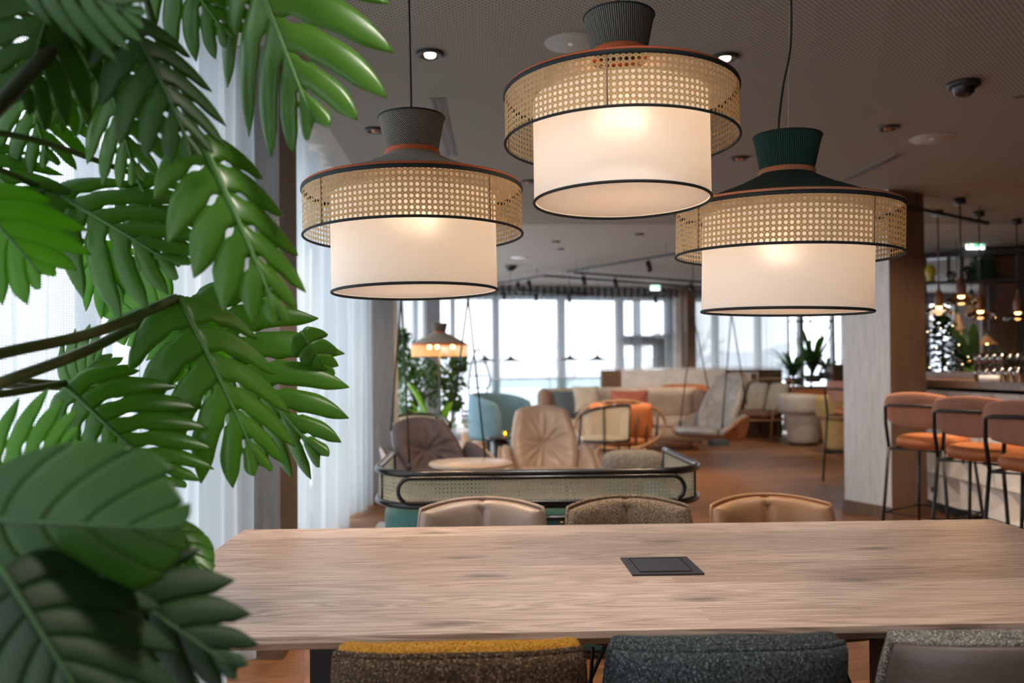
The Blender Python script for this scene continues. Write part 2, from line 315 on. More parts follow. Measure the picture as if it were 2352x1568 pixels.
# ------------------------------------------------------------------ mesh helpers
def link(name, me, mats, parent=None, smooth=True):
    o = bpy.data.objects.new(name, me); C.objects.link(o)
    for m in (mats if isinstance(mats, (list, tuple)) else [mats]): me.materials.append(m)
    if smooth:
        for p in me.polygons: p.use_smooth = True
    if parent: o.parent = parent
    return o
class MB:
    def __init__(s): s.v = []; s.f = []; s.uv = []; s.mi = []
    def add(s, vs, fs, uvs=None, mi=0):
        b = len(s.v); s.v += [tuple(p) for p in vs]
        for k, f in enumerate(fs):
            s.f.append(tuple(b+i for i in f)); s.uv.append(uvs[k] if uvs else None); s.mi.append(mi)
        return s
    def box(s, cx, cy, cz, sx_, sy_, sz, rot=0, mi=0, taper=1):
        c, n = math.cos(rot), math.sin(rot); vs = []
        for z in (-1, 1):
            for x, y in ((-1, -1), (1, -1), (1, 1), (-1, 1)):
                t = taper if z < 0 else 1
                X, Y = x*sx_/2*t, y*sy_/2*t; vs.append((cx+X*c-Y*n, cy+X*n+Y*c, cz+z*sz/2))
        return s.add(vs, [(0, 3, 2, 1), (4, 5, 6, 7), (0, 1, 5, 4), (1, 2, 6, 5), (2, 3, 7, 6), (3, 0, 4, 7)], mi=mi)
    def tube(s, pts, r, n=8, closed=False, caps=True, mi=0, flat=1.0):
        pts = [Vector(p) for p in pts]; N = len(pts); rs = r if isinstance(r, (list, tuple)) else [r]*N
        vs = []; prev = None
        for i in range(N):
            if closed: t = pts[(i+1) % N]-pts[i-1]
            else: t = pts[min(i+1, N-1)]-pts[max(i-1, 0)]
            t = t.normalized() if t.length > 1e-9 else Vector((0, 0, 1))
            if prev is None:
                a = Vector((0, 0, 1)) if abs(t.z) < .9 else Vector((1, 0, 0)); u = t.cross(a).normalized()
            else:
                u = prev - t*prev.dot(t); u = u.normalized() if u.length > 1e-6 else t.orthogonal().normalized()
            prev = u; v = t.cross(u)
            for k in range(n):
                a = 2*PI*k/n; vs.append(pts[i]+(u*math.cos(a)+v*math.sin(a)*flat)*rs[i])
        fs = []
        for i in range(N if closed else N-1):
            j = (i+1) % N
            for k in range(n): fs.append((i*n+k, i*n+(k+1) % n, j*n+(k+1) % n, j*n+k))
        if caps and not closed: fs += [tuple(range(n-1, -1, -1)), tuple((N-1)*n+k for k in range(n))]
        return s.add(vs, fs, mi=mi)
    def lathe(s, prof, n=48, c=(0, 0, 0), mi=0, vlen=True, sy_=1.0):
        """prof [(r,z)], UV: u = turn, v = arc length"""
        vs = []; L = [0]
        for k in range(1, len(prof)): L.append(L[-1]+math.hypot(prof[k][0]-prof[k-1][0], prof[k][1]-prof[k-1][1]))
        for r, z in prof:
            for k in range(n): a = 2*PI*k/n; vs.append((c[0]+r*math.cos(a), c[1]+r*math.sin(a)*sy_, c[2]+z))
        fs = []; uvs = []
        for i in range(len(prof)-1):
            for k in range(n):
                fs.append((i*n+k, i*n+(k+1) % n, (i+1)*n+(k+1) % n, (i+1)*n+k))
                uvs.append([(k/n, L[i]), ((k+1)/n, L[i]), ((k+1)/n, L[i+1]), (k/n, L[i+1])])
        return s.add(vs, fs, uvs, mi)
    def disc(s, r, z, n=48, c=(0, 0), up_=True, mi=0):
        vs = [(c[0]+r*math.cos(2*PI*k/n), c[1]+r*math.sin(2*PI*k/n), z) for k in range(n)]
        return s.add(vs, [tuple(range(n)) if up_ else tuple(range(n-1, -1, -1))], mi=mi)
    def grid(s, f, nu, nv, mi=0, uvf=None):
        vs = [f(i/nu, j/nv) for j in range(nv+1) for i in range(nu+1)]; fs = []; uvs = []
        for j in range(nv):
            for i in range(nu):
                a = j*(nu+1)+i; fs.append((a, a+1, a+nu+2, a+nu+1))
                q = [(i/nu, j/nv), ((i+1)/nu, j/nv), ((i+1)/nu, (j+1)/nv), (i/nu, (j+1)/nv)]
                uvs.append([uvf(*p) for p in q] if uvf else q)
        return s.add(vs, fs, uvs, mi)
    def puffy(s, f, T, n=18, m=None, c=.2, p=6, q=.5, dent=None, flatback=False, mi=0):
        """closed cushion over surface f(a,b), a,b in [-1,1]; T half thickness; c corner rounding"""
        m = m or n
        def sq(i, j):
            S = math.sin((i/n-.5)*PI*.98)/math.sin(.5*PI*.98); Tt = math.sin((j/m-.5)*PI*.98)/math.sin(.5*PI*.98)
            return S, Tt
        pos = []; nor = []; th = []
        e = 1e-3
        for j in range(m+1):
            for i in range(n+1):
                S, Tt = sq(i, j); a = S*math.sqrt(1-c*Tt*Tt); b = Tt*math.sqrt(1-c*S*S)
                P0 = Vector(f(a, b)); du = Vector(f(a+e, b))-P0; dv = Vector(f(a, b+e))-P0
                N = du.cross(dv); N = N.normalized() if N.length > 1e-12 else Vector((0, 0, 1))
                k = max(0, 1-max(abs(S), abs(Tt))**p)**q
                d = 0
                if dent: d = dent(a, b)
                pos.append(P0); nor.append(N); th.append((k*T, d))
        W = n+1; edge = lambda i, j: i in (0, n) or j in (0, m)
        vs = []; top = {}; bot = {}
        for j in range(m+1):
            for i in range(n+1):
                q_ = j*W+i; P0, N, (t, d) = pos[q_], nor[q_], th[q_]
                if edge(i, j): top[i, j] = bot[i, j] = len(vs); vs.append(P0)
                else:
                    top[i, j] = len(vs); vs.append(P0+N*(t-d)); bot[i, j] = len(vs); vs.append(P0-N*(t*(.35 if flatback else 1)))
        fs = []
        for j in range(m):
            for i in range(n):
                fs.append((top[i, j], top[i+1, j], top[i+1, j+1], top[i, j+1]))
                fs.append((bot[i, j], bot[i, j+1], bot[i+1, j+1], bot[i+1, j]))
        return s.add(vs, fs, mi=mi)
    def rim(s, f, r, c=.2, n=72, mi=0, off=0):
        pts = []
        for k in range(n):
            t = 4*k/n; sd = int(t); u = (t-sd)*2-1
            S, T = [(u, -1), (1, u), (-u, 1), (-1, -u)][sd]
            pts.append(Vector(f(S*math.sqrt(1-c*T*T), T*math.sqrt(1-c*S*S))))
        return s.tube(pts, r, 8, closed=True, mi=mi)
    def build(s, name, mats, parent=None, smooth=True, flat_angle=None):
        me = bpy.data.meshes.new(name); me.from_pydata(s.v, [], s.f)
        if any(u is not None for u in s.uv):
            ul = me.uv_layers.new(name='UVMap'); i = 0
            for k, f in enumerate(s.f):
                for q in range(len(f)):
                    ul.data[i].uv = s.uv[k][q] if s.uv[k] else (0, 0); i += 1
        for k, p in enumerate(me.polygons): p.material_index = s.mi[k]
        o = link(name, me, mats, parent, smooth)
        me.update()
        if smooth and flat_angle: me.set_sharp_from_angle(angle=math.radians(flat_angle))
        return o
def tag(o, label=None, cat=None, group=None, kind=None):
    if label: o['label'] = label
    if cat: o['category'] = cat
    if group: o['group'] = group
    if kind: o['kind'] = kind
    return o
def thing(name, label, cat, loc=(0, 0, 0), rz=0, group=None):
    o = bpy.data.objects.new(name, None); C.objects.link(o); o.location = loc; o.rotation_euler = (0, 0, rz); o.empty_display_size = .05
    return tag(o, label, cat, group)
def dup(root, loc=None, rz=None, label=None, group=None, scale=None):
    kids = {}
    for o in C.objects:
        if o.parent: kids.setdefault(o.parent.name, []).append(o)
    def cp(o, par):
        c = o.copy(); C.objects.link(c)
        if par: c.parent = par
        for ch in kids.get(o.name, []): cp(ch, c)
        return c
    r = cp(root, None)
    if loc is not None: r.location = loc
    if rz is not None: r.rotation_euler = (r.rotation_euler[0], r.rotation_euler[1], rz)
    if scale: r.scale = (scale,)*3
    if label: r['label'] = label
    if group: r['group'] = group
    return r
def struct(o, label=None): o['kind'] = 'structure'; return tag(o, label)
def arc(c, r, a0, a1, n=10, z=0): return [(c[0]+r*math.cos(a0+(a1-a0)*k/n), c[1]+r*math.sin(a0+(a1-a0)*k/n), z) for k in range(n+1)]
def bez(p, n=16):
    """smooth curve through points"""
    p = [Vector(q) for q in p]; out = []
    P = [p[0]*2-p[1]]+p+[p[-1]*2-p[-2]]
    for i in range(1, len(P)-2):
        for k in range(n):
            t = k/n; a, b, c, d = P[i-1:i+3]
            out.append(.5*((2*b)+(c-a)*t+(2*a-5*b+4*c-d)*t*t+(3*b-a-3*c+d)*t**3))
    out.append(p[-1]); return out
# ================================================================== the room
H = 2.64
fl = MB(); fl.box(5.3, 6.5, -.05, 14.2, 22, .1); struct(fl.build('floor', m_floor, smooth=False))
ce = MB(); ce.box(3.32, 2.6, H+.04, 8.4, 11.2, .08); struct(ce.build('ceiling', m_ceil_perf, smooth=False))
ce = MB(); ce.box(-1.34, 2.6, H+.04, .92, 11.2, .08); ce.box(5.0, 12.9, H+.04, 14, 9.4, .08); ce.box(9.9, 2.6, H+.04, 4.8, 11.2, .08)
struct(ce.build('ceiling.001', m_ceil, smooth=False))
wb = MB(); wb.box(5.0, -3.05, 1.32, 14, .1, 2.64); struct(wb.build('wall_back', m_wall, smooth=False))
wr = MB(); wr.box(12.2, 6.7, 1.32, .1, 20, 2.64); struct(wr.build('wall_right', m_brownwood, smooth=False))
# left window wall
XG = -1.42
def window_left(i, y0, y1, ny):
    f = MB()
    for k in range(ny+1): f.box(XG, y0+(y1-y0)*k/ny, 1.3, .09, .07, 2.6)
    f.box(XG, (y0+y1)/2, .04, .1, y1-y0, .08); f.box(XG, (y0+y1)/2, 2.57, .12, y1-y0, .14); f.box(XG, (y0+y1)/2, .98, .05, y1-y0, .05)
    o = struct(f.build('window_%d' % i, m_frame, smooth=False))
    g = MB(); g.add([(XG, y0, .05), (XG, y1, .05), (XG, y1, 2.55), (XG, y0, 2.55)], [(0, 1, 2, 3)]); g.build('window_glass', m_glass, o, smooth=False)
window_left(1, -3, 3.6, 5); window_left(2, 3.98, 7.55, 3); window_left(3, 7.95, 14.3, 5)
m_pillgrey = plain('grey_oak', (.24, .235, .23), .7, scale=5, stretch=(9, 9, .8))
def box_pillar(name, x0, x1, y0, y1, m1, label):
    b = MB(); b.box((x0+x1)/2, (y0+y1)/2, H/2, x1-x0, y1-y0, H); o = struct(b.build(name, m1, smooth=False), label)
    o.data.materials.append(m_pillgrey); o.data.polygons[2].material_index = 1
    k = MB(); k.box((x0+x1)/2, (y0+y1)/2, .05, x1-x0+.02, y1-y0+.02, .1); k.build('baseboard', m_brownwood, o, smooth=False)
box_pillar('pillar', -1.45, -.868, 3.63, 3.97, m_brownwood, 'brown oak pillar between the two near sheer curtains')
box_pillar('pillar.001', -1.45, -.79, 7.6, 7.9, m_lime, 'pale narrow pillar behind the left end of the cane banquette')
# free-standing pillar, turned
fc = at(2049, 1194, z=0); ang = math.atan2(.40, .90)
a = Vector((-math.sin(ang), math.cos(ang), 0)); b_ = Vector((math.cos(ang), math.sin(ang), 0))
pc = fc + a*.235 + b_*.21
b = MB(); b.box(pc.x, pc.y, H/2, .42, .47, H, rot=ang); po = b.build('pillar.002', [m_lime, m_brownwood], smooth=False)
po.data.polygons[2].material_index = 1; struct(po, 'wide pillar beside the bar, pale limed oak with one brown oak side')
k = MB(); k.box(pc.x, pc.y, .05, .45, .50, .1, rot=ang); k.build('baseboard', m_brownwood, po, smooth=False)
# bulkhead along the window


# far window wall
FA, FB = Vector((-1.5, 14.3, 0)), Vector((12.2, 17.0, 0)); FD = (FB-FA).normalized(); FN = Vector((-FD.y, FD.x, 0)); FANG = math.atan2(FD.y, FD.x)
def on_line(u, off=0.0):
    d = ray(u, 830); d = Vector((d.x, d.y, 0)); A = FA + FN*off
    det = d.x*(-FD.y) - d.y*(-FD.x); k = (A.x*(-FD.y) - A.y*(-FD.x))/det
    return Vector((d.x*k, d.y*k, 0))
def zat(v, p): return HEYE + (at(1176, v, Y=10).z-HEYE)/10*p.y
def seg_box(mb, p, q, z0, z1, t, mi=0):
    c = (p+q)/2; mb.box(c.x, c.y, (z0+z1)/2, (q-p).length, t, z1-z0, rot=math.atan2((q-p).y, (q-p).x), mi=mi)
def far_window(i, u0, u1, mull, z0=.05):
    f = MB(); p0, p1 = on_line(u0), on_line(u1)
    for u, wd in mull:
        p = on_line(u); f.box(p.x, p.y, 1.3, wd, .12, 2.6, rot=FANG)
    seg_box(f, p0, p1, 2.42, H, .14); seg_box(f, p0, p1, 0, z0+.05, .14)
    o = struct(f.build('window_%d' % i, m_frame, smooth=False)); g = MB()
    g.add([(p0.x, p0.y, z0), (p1.x, p1.y, z0), (p1.x, p1.y, 2.5), (p0.x, p0.y, 2.5)], [(0, 1, 2, 3)]); g.build('window_glass', m_glass, o, smooth=False)
    return o
far_window(4, 900, 1545, [(905, .1), (955, .07), (1040, .08), (1139, .12), (1289, .13), (1423, .14), (1533, .10)])
far_window(5, 1583, 1935, [(1588, .1), (1643, .10), (1741, .10), (1838, .1), (1912, .06)])
far_window(6, 1935, 2195, [(1940, .1), (2050, .08), (2130, .06), (2192, .08)], .9)
b = MB(); seg_box(b, on_line(1542), on_line(1566), 0, H, .4); seg_box(b, on_line(2193), FB, 0, H, .15); seg_box(b, FA, on_line(902), 0, H, .2); struct(b.build('wall_far', m_white, smooth=False))
b = MB(); seg_box(b, on_line(1566, -.2), on_line(1585, -.2), 0, H, .5); struct(b.build('pillar.003', m_brownwood, smooth=False), 'slim brown pillar in the far window wall')
b = MB(); seg_box(b, on_line(976, -.35), on_line(1009, -.35), 0, H, .35); struct(b.build('pillar.004', m_greycloth, smooth=False), 'dark grey pillar in the far corner behind the leafy tree')
# transom and dark pane
b = MB(); p0, p1 = on_line(1432, -.12), on_line(1502, -.12); seg_box(b, p0, p1, zat(795, p0), zat(772, p0), .06)
p2, p3 = on_line(1500, -.12), on_line(1540, -.12); seg_box(b, p2, p3, zat(775, p2), zat(770, p2), .06); struct(b.build('trim_2', m_greycloth, smooth=False))
b = MB(); p3 = on_line(1526, -.12); seg_box(b, p2, p3, 1.2, zat(776, p2), .05); struct(b.build('trim_3', m_dark_trim, smooth=False))
# drape heading under the ceiling
hd = MB(); p0, p1 = on_line(903, -.30), on_line(1560, -.30)
def headf(s, t):
    p = p0.lerp(p1, s); q = .03*math.sin(s*260); return (p.x+FN.x*q, p.y+FN.y*q, 2.63-.16*t)
hd.grid(headf, 400, 1); tag(hd.build('curtain_heading', m_greycloth), 'grey-brown gathered curtain heading along the top of the far windows', 'curtain')

# outside
g = MB(); g.box(20, 160, -3.9, 700, 420, .2); g.box(-150, 40, -3.91, 290, 300, .2); struct(g.build('snow_field', m_snow, smooth=False))
def hillf(s, t):
    x = -260+620*s; return (x, 175+30*math.sin(s*5), -4+(11+5*math.sin(s*11)+3*noise.noise((s*40, 0, 0))+1.6*noise.noise((s*160, 3, 0)))*t)
g = MB(); g.grid(hillf, 240, 2); g.box(50, 215, 0, 620, 10, 6); struct(g.build('pale_hills', m_haze))
def bare_tree(loc, h, label):
    mb = MB(); rnd = random.Random(int(loc[0]*10)+5)
    def br(p, d, L, r, dep):
        q = p+d*L; mb.tube([p, p.lerp(q, .5)+Vector((rnd.uniform(-.04, .04)*L,)*3), q], [r, r*.85, r*.7], 5, caps=False)
        if dep:
            for _ in range(3 if dep > 1 else 4):
                e = (d+Vector((rnd.uniform(-.8, .8), rnd.uniform(-.8, .8), rnd.uniform(-.1, .6)))).normalized(); br(p.lerp(q, rnd.uniform(.6, 1)), e, L*rnd.uniform(.6, .8), r*.6, dep-1)
    br(Vector((0, 0, -.05)), Vector((0, 0, 1)), h*.32, h*.02, 5)
    o = mb.build('bare_tree', m_haze_tree); o.location = loc; return tag(o, label, 'tree')
m_haze_tree = plain('hazed_bark', (.52, .53, .56), .95)  # outdoor haze put into the bark colour
bare_tree((11, 46, -3.8), 9.5, 'bare haze-pale tree outside the middle of the far windows')
bare_tree((5, 60, -3.8), 8, 'smaller bare haze-pale tree outside, behind the two left disc pendants')

# ------------------------------------------------------------------ sheer curtains
def curtain(name, p, q, z0, z1, folds, amp, mat, label, group=None, seed=1, thing_=True, res=9):
    p, q = Vector(p), Vector(q); L = (q-p).length; d = (q-p)/L; nrm = Vector((-d.y, d.x, 0)); n = int(folds*res); rnd = random.Random(seed)
    ph = [0]
    for _ in range(n): ph.append(ph[-1]+rnd.uniform(.6, 1.4)*2*PI/res)
    arcl = [0]
    am = [amp*(.6+.4*math.sin(k*.21+seed)) for k in range(n+1)]
    pts = [p+d*(L*k/n)+nrm*(am[k]*math.sin(ph[k])+amp*.3*math.sin(ph[k]*.37)) for k in range(n+1)]
    for k in range(n): arcl.append(arcl[-1]+(pts[k+1]-pts[k]).length)
    mb = MB(); vs = []; fs = []; uv = []; nz = 5
    for j in range(nz+1):
        z = z0+(z1-z0)*j/nz
        for k in range(n+1):
            w_ = nrm*(.006*math.sin(z*3+k*.35)); vs.append(pts[k]+w_+Vector((0, 0, z)))
    for j in range(nz):
        for k in range(n):
            a0 = j*(n+1)+k; fs.append((a0, a0+1, a0+n+2, a0+n+1)); za, zb = z0+(z1-z0)*j/nz, z0+(z1-z0)*(j+1)/nz
            uv.append([(arcl[k], za), (arcl[k+1], za), (arcl[k+1], zb), (arcl[k], zb)])
    mb.add(vs, fs, uv); o = mb.build(name, mat); return tag(o, label, 'curtain', group)
curtain('sheer_curtain', (-1.04, .15, 0), (-1.04, 2.62, 0), .02, 2.6, 15, .05, m_sheer_near, 'open-weave sheer curtain behind the monstera leaves', seed=3)
curtain('sheer_curtain', (-1.05, 2.6, 0), (-1.02, 3.62, 0), .02, 2.6, 8, .05, m_sheer, 'finer white sheer curtain between the monstera and the brown pillar', seed=5)
curtain('sheer_curtain', (-1.03, 3.98, 0), (-1.10, 6.82, 0), .02, 2.6, 15, .055, m_sheer, 'white sheer curtain right behind the brown pillar', seed=8)
curtain('sheer_curtain', (-1.08, 6.95, 0), (-1.0, 7.58, 0), .02, 2.6, 6, .05, m_sheer, 'short sheer curtain next to the pale narrow pillar', seed=9)
for i, (u0, u1, lab, mt, fo) in enumerate([(905, 978, 'far sheer curtain above the dark hanging chair', m_sheer, 9), (1012, 1138, 'far sheer curtain behind the cane floor lamp', m_sheer_far, 12), (1140, 1290, 'far sheer curtain behind the blue wingback chair', m_sheer_far, 11), (1290, 1425, 'far sheer curtain behind the beige sofa', m_sheer_far, 10), (1426, 1540, 'far sheer curtain in front of the dark window pane', m_sheer_far, 12),
        (1586, 1690, 'far sheer curtain behind the cowhide hanging chair', m_sheer, 10), (1690, 1812, 'far sheer curtain behind the bamboo chair', m_sheer, 10)]):
    curtain('sheer_curtain', on_line(u0, -.25), on_line(u1, -.25), .02 if i < 5 else 1.0, 2.465, fo, .035, mt, lab, 'sheer curtains on the far windows', seed=20+i, res=6)
p0, p1 = on_line(1455, -.33), on_line(1472, -.33)
curtain('gathered_curtain', p0, p1, .5, 2.465, 4, .05, m_sheer_grey if 'm_sheer_grey' in globals() else m_sheer, 'narrow gathered curtain hanging dark against the far window', seed=31)

# ================================================================== dining table
T0, T1 = at(562, 1216, z=.75), at(2295, 1198, z=.75); TN = at(1176, 1471, z=.735)
tx0, tx1, ty1, ty0 = T0.x, T1.x, T0.y, TN.y; tcx, tcy = (tx0+tx1)/2, (ty0+ty1)/2
tab = thing('dining_table', 'long oak dining table on black slab legs under the three pendants', 'table', (tcx, tcy, 0))
W2, D2 = (tx1-tx0)/2, (ty1-ty0)/2
t = MB(); vs = [(-W2, -D2), (W2, -D2), (W2, D2), (-W2, D2)]
V = [(x, y, .75) for x, y in vs]+[(x, y, .737) for x, y in vs]+[(x*.96, y*.92, .712) for x, y in vs]
t.add(V, [(0, 1, 2, 3)]+[(i+4, (i+1) % 4+4, (i+1) % 4, i) for i in range(4)]+[(i+8, (i+1) % 4+8, (i+1) % 4+4, i+4) for i in range(4)]+[(11, 10, 9, 8)])
t.build('tabletop', m_table, tab, smooth=False)
for s in (-1, 1):
    l_ = MB(); l_.box(s*(W2-.42), .02, .355, .09, .72, .70); l_.build('leg', m_black, tab, smooth=False)
l_ = MB(); l_.box(0, 0, .66, 2*W2-.9, .18, .09); l_.build('crossbeam', m_black, tab, smooth=False)
# power box let into the top
c0, c1, c2, c3 = [at(u, v, z=.75)-Vector((tcx, tcy, 0)) for u, v in ((1426, 1283.5), (1578, 1281.5), (1617, 1320), (1452, 1323))]
bx0, bx1, by0, by1 = (c0.x+c3.x)/2, (c1.x+c2.x)/2, (c2.y+c3.y)/2, (c0.y+c1.y)/2
pw = MB(); e = .013
for (xa, xb, ya, yb) in ((bx0, bx1, by0, by0+e), (bx0, bx1, by1-e, by1), (bx0, bx0+e*1.5, by0+e, by1-e), (bx1-e*1.5, bx1, by0+e, by1-e)): pw.box((xa+xb)/2, (ya+yb)/2, .752, xb-xa, yb-ya, .005)
pwo = pw.build('power_box_frame', m_socket if 'm_socket' in globals() else m_blackwood, tab, smooth=False)
q = MB(); q.box((bx0+bx1)/2, (by0+by1)/2+.008, .7525, bx1-bx0-.045, by1-by0-.045, .003); q.build('socket_flap', m_socket if 'm_socket' in globals() else m_blackwood, pwo, smooth=False)
q = MB(); n_ = 60
for k in range(n_): x = bx0+.024+(bx1-bx0-.048)*k/n_; q.add([(x, by0+e, .7525), (x+.0035, by0+e, .7525), (x+.0035, by0+.024, .7528), (x, by0+.024, .7528)], [(0, 1, 2, 3)])
q.box((bx0+bx1)/2, by0+.018, .7512, bx1-bx0-.045, .014, .0012)
tag(q.build('brush_strip', m_cord, pwo, smooth=False), kind='stuff')

m_lining = plain('white_lining', (.80, .74, .68), .9)
# ================================================================== pendants
def make_pendant(label, px, Yc, vb, cone, crown, trimc, tilt=(0, 0), slack=0, sz=1.0):
    c = at(px, vb, Y=Yc); r = thing('pendant_lamp', label, 'lamp', c, group='rattan pendants over the dining table')
    r.rotation_euler = (math.radians(tilt[0]), math.radians(tilt[1]), random.uniform(0, 6))
    R, Rd, zb, zt = .266, .201, .136, .246
    d = MB(); d.lathe([(Rd, 0), (Rd, .232)], 96); dr = d.build('drum_shade', m_drum, r)
    for z in (0.0,): e_ = MB(); e_.tube([(Rd*math.cos(2*PI*k/96), Rd*math.sin(2*PI*k/96), z) for k in range(96)], .0034, 8, closed=True); e_.build('piping', m_dark_trim, dr)
    s = MB(); s.tube([(Rd+.0008, 0, .003), (Rd+.0008, 0, .23)], .0009, 5); s.build('seam', m_oak, dr)
    e_ = MB(); e_.disc(Rd-.004, .0045, 64, up_=False); e_.build('diffuser', m_disc, r)
    e_ = MB(); e_.lathe([(Rd-.003, .231), (.06, .236), (.012, .236)], 64); e_.build('drum_top', m_disc, r)
    e_ = MB(); e_.lathe([(R, zb), (R, zt)], 128); cn = e_.build('cane_band', m_cane_lamp, r)
    for k in range(4):
        a0 = k*PI/2+.4; s = MB(); s.tube([(R*math.cos(a0)*.995, R*math.sin(a0)*.995, zb), (R*math.cos(a0)*.995, R*math.sin(a0)*.995, zt)], .0022, 6); s.build('band_rib', m_rattan, cn)
    ring = lambda rr, z: [(rr*math.cos(2*PI*k/128), rr*math.sin(2*PI*k/128), z) for k in range(128)]
    e_ = MB(); e_.tube(ring(R, zb), .0032, 8, closed=True); e_.build('lower_piping', m_dark_trim, cn)
    e_ = MB(); e_.lathe([(R+.001, zt-.006), (R+.0035, zt-.003), (R+.003, zt+.003), (R-.001, zt+.004)], 128); e_.build('upper_piping', m_dark_trim, cn)
    e_ = MB(); e_.lathe([(R+.001, zt+.003), (R+.002, zt+.006), (R-.003, zt+.010), (R-.008, zt+.008)], 128); e_.build('orange_edge', trimc, cn)
    e_ = MB(); e_.lathe([(R-.004, zt+.007), (.20, .274), (.12, .306), (.072, .330), (.064, .336)], 96); cn2 = e_.build('cone', cone, r)
    e_ = MB(); e_.lathe([(R-.006, zt+.002), (.20, .270), (.12, .302), (.066, .328)], 96); e_.build('cone_lining', m_lining, cn2)
    e_ = MB(); e_.lathe([(.066, .335), (.068, .339), (.067, .345), (.064, .348)], 64); e_.build('neck_trim', trimc, r)
    e_ = MB(); e_.lathe([(.064, .346), (.081, .428)], 64); cr = e_.build('crown', crown, r)
    e_ = MB(); e_.tube([(.081*math.cos(2*PI*k/64), .081*math.sin(2*PI*k/64), .428) for k in range(64)], .0022, 6, closed=True); e_.build('crown_piping', m_dark_trim, cr)
    e_ = MB(); e_.lathe([(.079, .424), (.062, .35)], 64); e_.build('crown_lining', m_dark_trim, cr)
    r.scale = (sz,)*3; cm = MB(); top = (H-c.z)/sz
    if slack: pts = bez([(-.02, 0, .33), (-.022, .0, .45), (-.012, 0, .55), (.006, 0, .66), (.004, 0, .85), (0, 0, top)], 8)
    else: pts = [(0, 0, .33), (0, 0, top)]
    cm.tube(pts, .0028, 8); cb = cm.build('cable', m_cord, r)
    cm = MB(); cm.tube([(.002, 0, .33), (.002, 0, top)], .0008, 5); cm.build('steel_wire', m_frame, r)
    cm = MB(); cm.lathe([(0, top-.03), (.055, top-.03), (.06, top-.005), (.06, top)], 40); cm.build('ceiling_rose', m_black, r)
    cm = MB(); cm.lathe([(.001, .13), (.02, .135), (.03, .155), (.028, .175), (.014, .195), (.014, .226)], 24); cm.build('bulb', glow_bulb, r)
    r.rotation_euler[2] = 0 if slack else r.rotation_euler[2]
    lamp('POINT', 'pendant_light', (c.x, c.y, c.z+.165), PEND_W, (1, .74, .52), .035)
    return r
DLW = 34.0
glow_bulb = glow('pendant_bulb', (1, .72, .42), 6)
PEND_W = 3.4
make_pendant('left pendant, grey cone under a diagonally striped crown', 954, 2.05, 670, m_cone_grey, m_crown_diag, m_orange_trim, (-.7, .9))
make_pendant('highest pendant, middle one, with a vertically ribbed grey crown', 1428, 1.84, 463, m_cone_grey, m_crown_rib, m_orange_trim, (-.8, .6), sz=.968)
make_pendant('pendant with dark green cone and crown on a slack cable', 1804, 2.10, 716, m_cone_green, m_crown_green, m_peach_trim, (1.0, .9), slack=1, sz=1.04)

# ================================================================== dining chairs
def make_chair(label, x, y, rz, mb_, mf, seam=False, group=None, back_piping=None, legs=True, half=.21, lift=0):
    """faces local +Y; back stands at local y=0"""
    r = thing('dining_chair', label, 'chair', (x, y, 0), rz, group)
    f = lambda a, b: (half*a*(1+.03*b), -.055*(1-a*a)-.035*b+.05*abs(a)**3, lift+.585+.215*b+.0*a*a - .010*a*a*(1 if b > 0 else 0))
    o = MB(); o.puffy(lambda a, b: (lambda p: (p[0], p[1]-.012, p[2]))(f(a, b)), .016, 26, 20, c=.13, p=10); o.build('back_shell', mb_, r)
    dent = (lambda a, b: .014*math.exp(-(a/.05)**2)) if seam else None
    o = MB(); o.puffy(lambda a, b: (lambda p: (p[0]*.97, p[1]+.026, p[2]+(-.002 if seam else .012)))(f(a, b)), .036, 34, 26, c=.15, p=9, dent=None)
    if seam:
        for i, v in enumerate(o.v):
            a = v[0]/half
            o.v[i] = (v[0], v[1]-(.016*math.exp(-(a/.06)**2) if v[1] > f(min(1, max(-1, a)), 0)[1]+.02 else 0), v[2]-.006*math.exp(-(a/.05)**2))
    cu = o.build('back_cushion', mf, r)
    o = MB(); o.rim(lambda a, b: (lambda p: (p[0], p[1]-.002, p[2]))(f(a, b)), .0065, .13, 96); o.build('back_piping', back_piping or mb_, r)
    g = lambda a, b: (.225*a, .25+.235*b, .455+.015*b+.01*a*a)
    o = MB(); o.puffy(g, .045, 22, 22, c=.25, p=5); o.build('seat', mf, r)
    o = MB(); o.puffy(lambda a, b: (.2*a, .22+.21*b, .41), .015, 12, 12, c=.25, p=5); o.build('seat_shell', mb_, r)
    for sx_, sy_ in ((-1, -1), (1, -1), (1, 1), (-1, 1)):
        o = MB(); bx, by = sx_*.15, .22+sy_*.14; o.tube([(bx*.5, .22+(by-.22)*.5, .395), (sx_*.21, .22+sy_*.2, .0)], .008, 8)
        o.tube([(bx*1.2, .22+(by-.22)*1.2, .395), (sx_*.21, .22+sy_*.2, .0)], .006, 8); o.build('leg', m_black, r)
    o = MB(); o.box(0, .22, .39, .24, .22, .012); o.build('seat_frame', m_black, r)
    return r
def cx(u, v, z, Y): return at(u, v, Y=Y).x
YN = 1.36
make_chair('mustard boucle chair with brown tweed back, left of the near side', cx(1055, 1470, .8, YN), YN, 0, m_brown_tweed, m_mustard, group='chairs on the near side of the dining table', half=.207, lift=.012)
make_chair('blue-grey tweed chair in the middle of the near side', cx(1670, 1465, .8, YN), YN, 0, m_teal_tweed, m_teal_tweed, group='chairs on the near side of the dining table', half=.2, lift=.014)
make_chair('chair with taupe leather back and grey boucle front, at the near right corner', cx(2322, 1465, .8, YN), YN, -.02, m_taupe_dk, m_grey_boucle, group='chairs on the near side of the dining table', half=.21, back_piping=m_grey_boucle, lift=.014)
YF = 2.92
